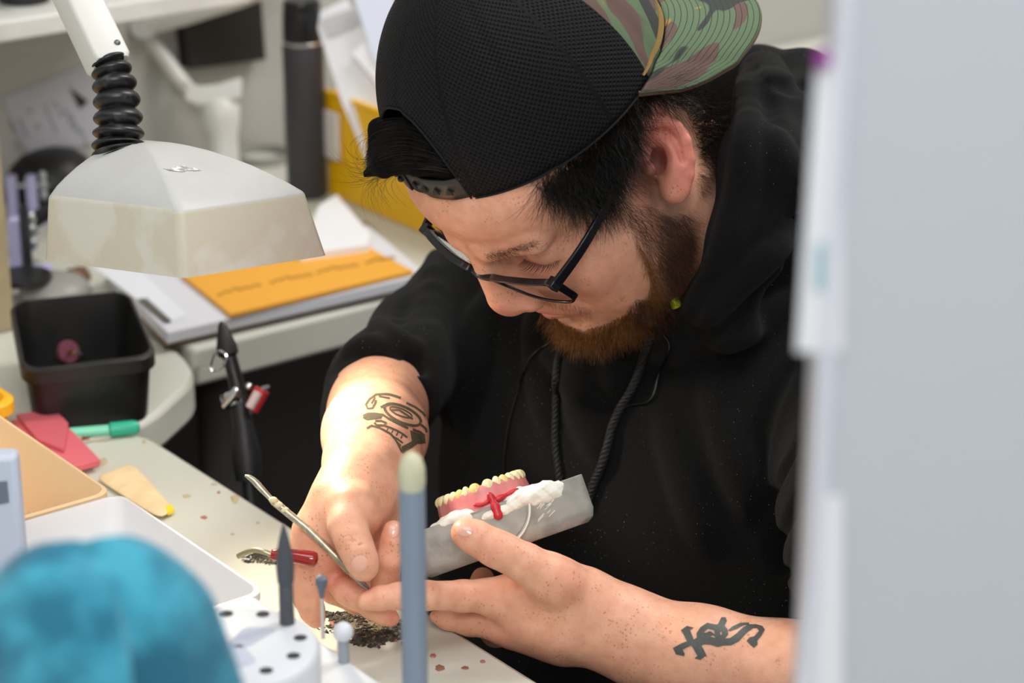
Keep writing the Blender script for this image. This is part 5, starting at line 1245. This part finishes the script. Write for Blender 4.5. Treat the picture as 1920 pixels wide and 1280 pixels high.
# ---- back counter: board, papers, envelope, bins, thermos
flat('drawing_board', [(262, 590), (308, 642), (800, 530), (690, 416), (300, 470)], TABLE+.0006, .0043, mat('brown_hardboard', (128, 92, 66), .6), 'brown board lying under the paper pad and envelope', 'board')
flat('paper_pad', [(196, 505), (312, 622), (800, 512), (690, 420), (300, 452)], TABLE+.0052, .0115, mat('white_pad_paper', (216, 216, 222), .6), 'white paper pad between the brown board and the yellow envelope', 'paper pad', .002)
zp = TABLE+.0170
TK = thing('envelope', 'yellow orange envelope with a row of dark print lying on the paper pad', 'envelope', Wz(570, 520, zp))
ev = [(338, 512), (432, 588), (800, 506), (694, 462), (610, 455), (400, 480)]
ev = [(338, 512), (432, 588), (775, 507), (690, 462)]
flat('paper_body', ev, zp, .004, mat('yellow_envelope_paper', (236, 168, 56), .6), None, None, parent=TK)
PRN = mat('dark_print_on_yellow', (168, 128, 50), .7)
for (x0, y0, x1, y1) in ((408, 552, 490, 533), (506, 529, 586, 514), (594, 510, 672, 496), (686, 492, 740, 482)):
    mb = MB(); n_ = 40; xs = np.linspace(x0, x1, n_); ys = np.linspace(y0, y1, n_)
    c = np.array([Wz(x, y+2.2*math.sin(i*1.9)+1.4*math.sin(i*.7)-3*math.exp(-((i/n_-.35)/.12)**2), zp+.0042) for i, (x, y) in enumerate(zip(xs, ys))])
    mb.tube(c, .0007, 5); mb.build('print_line', PRN, TK)
NB = flat('note_pad', [(596, 384), (632, 362), (694, 436), (690, 456), (560, 474)], TABLE+.0170, .012, mat('white_notepad', (236, 236, 238), .6), 'white notepad leaning by the yellow bin at its foot', 'notepad', .002)
flat('paper_sheet', [(170, 497), (262, 505), (352, 590), (318, 603), (255, 560)], TABLE+.0170, .0008, mat('white_sheet', (226, 227, 234), .7), 'loose white printed sheet left of the yellow envelope', 'paper')
flat('grey_clip', [(258, 560), (275, 558), (322, 600), (310, 602)], TABLE+.0180, .0012, mat('grey_metal_clip', (96, 92, 86), .5), 'grey metal strip at the left end of the paper pad', 'strip')
# yellow parts bin
YEL = mat('bright_yellow_plastic', (248, 190, 14), .35)
a0 = Wz(613, 364, TABLE); na, la = nl(a0)
YB = thing('parts_bin', 'bright yellow parts bin with papers standing in it behind the man', 'bin', T(na-.07, la+.12, TABLE))
HB = .104; Lb, Wb = .28, .15
mb = MB(); th_ = .003
def wallp(pts, off): mb.loft([np.array(pts), np.array(pts)+np.array(off)])
z0 = TABLE+.0006
def yp(n_, l_, z_): return T(na+n_, la+l_, z0+z_)
wallp([yp(-.001, .001, 0), yp(-.001, Lb, 0), yp(0, Lb, HB*.55), yp(0, Lb-.06, HB), yp(0, 0, HB)], NV*-th_)
wallp([yp(-Wb+.012, .012, 0), yp(-Wb+.012, Lb, 0), yp(-Wb, Lb, HB*.55), yp(-Wb, Lb-.06, HB), yp(-Wb, 0, HB)], NV*th_)
wallp([yp(-.001, .001, 0), yp(-Wb+.012, .001, 0), yp(-Wb, 0, HB), yp(0, 0, HB)], LV*th_)
wallp([yp(-.001, Lb, 0), yp(-Wb+.012, Lb, 0), yp(-Wb, Lb, HB*.55), yp(0, Lb, HB*.55)], -LV*th_)
wallp([yp(-.001, .001, 0), yp(-.001, Lb, 0), yp(-Wb+.012, Lb, 0), yp(-Wb+.012, .001, 0)], ZV*th_)
mb.build('tray', YEL, YB, bevel=.001)
mb = MB(); mb.box(yp(.0035, .012, HB*.62), NV, LV, ZV, .005, .036, .048); mb.build('label_holder', mat('clear_label_holder', (226, 216, 208), .3), YB, bevel=.002)
mb = MB(); mb.tube([yp(-.001, -.001, HB), yp(-.001, Lb-.06, HB)], .0032, 10); mb.build('rim', YEL, YB)
Bp = 1500-2225
def sheet(name, px, B, m, label, parent=None, th=.0012):
    q = np.array([W(x, y, B) for x, y in px]); q[:, 1] += 0; mb = MB(); mb.loft([q, q+np.array([.0003, th, .0002])]); o = mb.build(name, m, parent, smooth=False)
    return tag(o, label, 'paper') if label else o
S1 = sheet('paper_sheet', [(588, 28), (650, -2), (790, 270), (700, 330), (640, 190)], Bp-8, mat('white_form_paper', (232, 232, 234), .7), 'white form sheet with a grey box standing in the yellow bin')
sheet('grey_print_box', [(600, 38), (668, 12), (684, 44), (616, 72)], Bp-6.5, mat('grey_print', (190, 190, 192), .7), None, S1, .0004)
sheet('paper_sheet', [(664, -4), (730, -20), (800, 150), (790, 200), (700, 110)], Bp+4, mat('bluish_invoice_paper', (222, 228, 244), .7), 'bluish printed sheet standing in front of the white form')
sheet('paper_sheet', [(660, 100), (700, 64), (780, 180), (760, 220)], Bp+1, mat('plain_white_paper', (240, 240, 242), .7), 'plain white slip between the form and bluish sheet')
# thermos
tbz = Wz(577, 366, TABLE); dB_ = (tbz[1]*CT-(tbz[2]-CAM[2])*ST); kk = dB_/FPX; kh = kk/.94
TM_ = thing('thermos_bottle', 'tall dark grey thermos bottle with a black lid on the back counter', 'bottle', tbz)
R_ = 38*kk
MB().lathe(tbz+ZV*.0004, ZV, [(R_*.9, 0), (R_, .003), (R_, 268*kh), (R_*.97, 274*kh)], 36).build('body', mat('charcoal_powder_coat', (58, 58, 61), .5), TM_)
MB().lathe(tbz+ZV*274*kh, ZV, [(R_*.96, 0), (R_*.98, 1*kh), (R_*.98, 4*kh), (R_*.95, 5*kh)], 36).build('steel_ring', mat('brushed_steel', (196, 196, 196), .3, 1), TM_)
MB().lathe(tbz+ZV*279*kh, ZV, [(R_*.94, 0), (R_*.96, 5*kh), (R_*.94, 50*kh), (R_*.9, 54*kh), (R_*.9, 58*kh), (R_*.93, 62*kh), (R_*.8, 72*kh), (.001, 73*kh)], 36).build('lid', mat('glossy_black_lid', (22, 22, 24), .3), TM_)
# small things near the thermos
cb = Wz(520, 268, TABLE); kk = np.linalg.norm(cb-CAM)/FPX
CB = thing('small_box', 'small pale grey box with a dark back left of the thermos', 'box', cb)
MB().box(cb+ZV*(42*kk), [1, 0, 0], [0, 1, 0], ZV, 42*kk, .012, 80*kk).build('front', mat('pale_grey_box', (172, 172, 180), .5), CB, bevel=.002)
MB().box(cb+ZV*(52*kk)+np.array([-.002, .012, 0]), [1, 0, 0], [0, 1, 0], ZV, 60*kk, .010, 96*kk).build('back', mat('dark_box_back', (56, 56, 58), .6), CB, bevel=.002)
tr_ = Wz(492, 300, TABLE); mb = MB(); mb.lathe(tr_+ZV*.0003, ZV, [(.026, 0), (.030, 0), (.030, .009), (.026, .009), (.026, 0)], 32, False, False); o = mb.build('tape_roll', mat('grey_tape', (150, 148, 144), .4)); tag(o, 'roll of grey tape lying between the lamp stand and thermos', 'tape')
# white desk lamp stand
DLB = Wz(424, 345, TABLE); dd = (DLB[1]*CT-(DLB[2]-CAM[2])*ST); DB2 = 1500-dd*1000; kk = dd/FPX
DL = thing('desk_lamp', 'white jointed lamp stand on the back counter below the shelf', 'lamp', DLB)
WHT = mat('white_enamel', (222, 220, 214), .4)
def dp(x, y, db=0): return W(x, y, DB2+db)
MB().tube([DLB+ZV*.0005, DLB+ZV*.006, dp(420, 300), dp(418, 255), dp(414, 232), dp(412, 200), dp(412, 188)], [.030, .020, 29*kk, 28*kk, 36*kk, 38*kk, 30*kk], 20).build('post', WHT, DL)
MB().loft([np.array([dp(x, y+dy, dz) for x, y, dy, dz in ((cx, cy, -h_, 14), (cx, cy, h_, 14), (cx, cy, h_, -20), (cx, cy, -h_, -20))]) for cx, cy, h_ in ((346, 168, 20), (372, 180, 18), (410, 176, 18), (440, 168, 20), (453, 164, 19))]).build('elbow', WHT, DL, bevel=.002)
MB().tube([dp(358, 172), dp(330, 140), dp(272, 62)], [13*kk, 15*kk, 16*kk], 14).build('lower_arm', WHT, DL)
MB().lathe(dp(268, 48, 24), dp(268, 48, -40)-dp(268, 48, 24), [(24*kk, 0), (26*kk, .003), (26*kk, .026), (24*kk, .029)], 20).build('joint', mat('grey_joint', (196, 196, 194), .45), DL)
MB().tube([dp(258, 44, 10), dp(340, 20, 12), dp(440, -12, 12), dp(560, -60, 10)], [27*kk, 29*kk, 29*kk, 29*kk], 18).build('upper_arm', WHT, DL)
# black panel and printed sheet on the wall
def wallbox(name, px, l, th, m, label, cat):
    q = np.array([onl(x, y, l) for x, y in px]); mb = MB(); mb.loft([q, q-LV*th]); return tag(mb.build(name, m, smooth=False, bevel=.0008), label, cat)
wallbox('wall_board', [(335, -60), (355, 130), (499, 112), (484, -90)], WL_BACK+.02, .0195, mat('black_board', (26, 25, 22), .6), 'black square panel hung on the wall behind the white lamp', 'panel')
WP = wallbox('printed_sheet', [(2, 184), (162, 121), (236, 262), (52, 287)], WL_BACK+.002, .0015, mat('grey_white_poster', (176, 176, 182), .7), 'printed paper sheet with a black triangle on the wall under the shelf', 'poster')
tri_ = np.array([onl(x, y, WL_BACK+.0026) for x, y in ((130, 164), (166, 190), (150, 205))]); mb = MB(); mb.loft([tri_, tri_-LV*.0005]); mb.build('black_triangle', mat('black_print', (28, 28, 30), .7), WP, smooth=False)
GPR = mat('grey_print_lines', (142, 142, 150), .7)
for x0, y0, x1, y1, w_ in ((20, 228, 30, 250, 3), (36, 222, 52, 258, 4), (50, 210, 62, 206, 4), (84, 196, 106, 250, 3), (100, 190, 110, 205, 3), (112, 212, 118, 216, 6), (66, 240, 74, 236, 6), (120, 200, 140, 245, 3), (132, 212, 150, 252, 3), (152, 240, 166, 280, 3), (28, 262, 40, 284, 3)):
    a_, b_ = onl(x0, y0, WL_BACK+.0024), onl(x1, y1, WL_BACK+.0024); d_ = np.cross(b_-a_, LV); d_ /= np.linalg.norm(d_); q = np.array([a_+d_*w_*.0004, b_+d_*w_*.0004, b_-d_*w_*.0004, a_-d_*w_*.0004]); mb = MB(); mb.loft([q, q-LV*.0003]); mb.build('print_mark', GPR, WP, smooth=False)
# tan upright at the far left
u0 = onl(3, 300, -1.72); n0 = nl(u0)[0]
o = MB().box(T(n0+.027, -1.72, TABLE+.42), NV, LV, ZV, .040, .03, .845).build('wooden_upright', mat('tan_wood_post', (176, 160, 126), .6, mottle=.3, mscale=30), smooth=False, bevel=.002); tag(o, 'tan wooden post at the far left edge of the corner table', 'post')
# plant on the shelf
ps = onl(48, 30, SHELF_L-.06); ps[2] = zS+.0093; PLN = thing('potted_plant', 'green leafy plant in a dark pot on the wall shelf', 'plant', ps)
MB().lathe(ps, ZV, [(.022, 0), (.030, .035), (.032, .036), (.032, .040), (.027, .041)], 24).build('pot', mat('dark_pot', (40, 42, 44), .6), PLN)
LEAF = mat('green_leaf', (58, 104, 52), .5)
for k in range(16):
    a_ = k*2.4; mb = MB(); d_ = np.array([math.cos(a_), math.sin(a_), 0]); s_ = np.array([-d_[1], d_[0], 0]); b0 = ps+ZV*.035
    rows = [b0+d_*t*.055+ZV*(.05*t-.055*t*t)*(1+.4*math.sin(k)) for t in np.linspace(0, 1, 7)]; w_ = .009*np.sin(np.linspace(.1, math.pi, 7))
    mb.add(np.concatenate([[r_-s_*x, r_+ZV*.001, r_+s_*x] for r_, x in zip(rows, w_)]), [[i*3+j, i*3+j+1, i*3+j+4, i*3+j+3] for i in range(6) for j in range(2)]); mb.build('leaf', LEAF, PLN, solid=.0006)
# black bowl, rubber bowl, lid, articulators
CZ = TABLE-.003
bw = Wz(96, 368, CZ); kk = np.linalg.norm(bw-CAM)/FPX
mb = MB(); mb.lathe(bw+ZV*.0004, ZV, [(82*kk, 0), (86*kk, .004), (84*kk, .020), (72*kk, .036), (50*kk, .045), (20*kk, .049), (.001, .0495)], 40); o = mb.build('black_dome', mat('satin_black_plastic', (20, 20, 20), .45)); tag(o, 'black domed cover on the corner table below the printed sheet', 'cover')
LAVM = mat('lavender_plastic', (196, 192, 232), .45)
def art(x, y, sc, label, flip=1):
    b0 = Wz(x, y, CZ+.0005); k = np.linalg.norm(b0-CAM)/FPX*sc; A0 = thing('articulator', label, 'articulator', b0)
    X, Y = np.array([1., 0, 0])*flip, np.array([0, 1., 0])
    MB().box(b0+ZV*8*k, X, Y, ZV, 84*k, 60*k, 16*k).build('base', LAVM, A0, bevel=.002)
    for dx in (-34, 2): MB().box(b0+X*dx*k+ZV*52*k, X, Y, ZV, 18*k, 22*k, 78*k).build('upright', LAVM, A0, bevel=.002)
    MB().tube([b0-X*40*k+ZV*72*k, b0+X*34*k+ZV*72*k], 4*k, 10).build('hinge_pin', CHR, A0)
    for s in (-1, 1, .1): MB().ball(b0+X*24*k+ZV*(72+s*18)*k, np.array([7, 5, 10])*k, 8).build('wing_nut', mat('wing_nut_metal', (190, 196, 196), .3, .9), A0)
    return A0, b0, k
A1, b0, k = art(62, 418, 1.0, 'lavender articulator with a metal wing nut in front of the black cover')
A2, b0, k = art(34, 528, 1.35, 'lavender articulator with a black plate left of the lamp hood')
MB().box(b0+np.array([.022, .03, 82*k]), [.85, 0, .52], [0, 1, 0], [-.52, 0, .85], 80*k, 50*k, 16*k).build('mounting_plate', BK, A2, bevel=.003)
MB().tube([b0+np.array([.012, -.01, 15*k]), b0+np.array([.012, -.01, 110*k])], 7*k, 10).build('incisal_pin', mat('dark_pin_metal', (70, 70, 76), .3, .8), A2)
gb = Wz(104, 556, CZ); kk = np.linalg.norm(gb-CAM)/FPX
mb = MB(); mb.lathe(gb+ZV*.0004, ZV, [(62*kk, 0), (66*kk, .004), (62*kk, .010), (52*kk, .015), (30*kk, .019), (.001, .020)], 36); o = mb.build('grey_dome', mat('grey_rubber_dome', (150, 147, 142), .4)); tag(o, 'flat grey domed dish behind the black tub', 'dish')
lb = Wz(52, 553, CZ+.02); 
mb = MB(); q0 = Wz(48, 566, CZ); mb.lathe(q0+ZV*.0203, ZV, [(50*kk, 0), (52*kk, .002), (50*kk, .005), (.001, .0055)], 32); 
o = mb.build('round_cover', BLK); tag(o, 'round black lid leaning over the grey dish by the black tub', 'lid')
lump('brown_stone', Wz(150, 532, CZ)+ZV*.008, .011, mat('brown_cork', (120, 88, 68), .8), 'brown cork lump between the grey dish and the paper pad', 'cork', .7)

GROUPS = {'storage_bin': 'open plastic bins on the table', 'paper_sheet': 'loose papers on and behind the counter', 'paper_notice': 'paper notices on the partition', 'articulator': 'lavender articulators on the corner table', 'wax_crumb': 'wax crumbs in the white bin', 'crumpled_scrap': 'scraps in the peach bin'}
for o in COL.objects:
    g_ = GROUPS.get(o.name.split('.')[0])
    if g_ and o.parent is None: o['group'] = g_
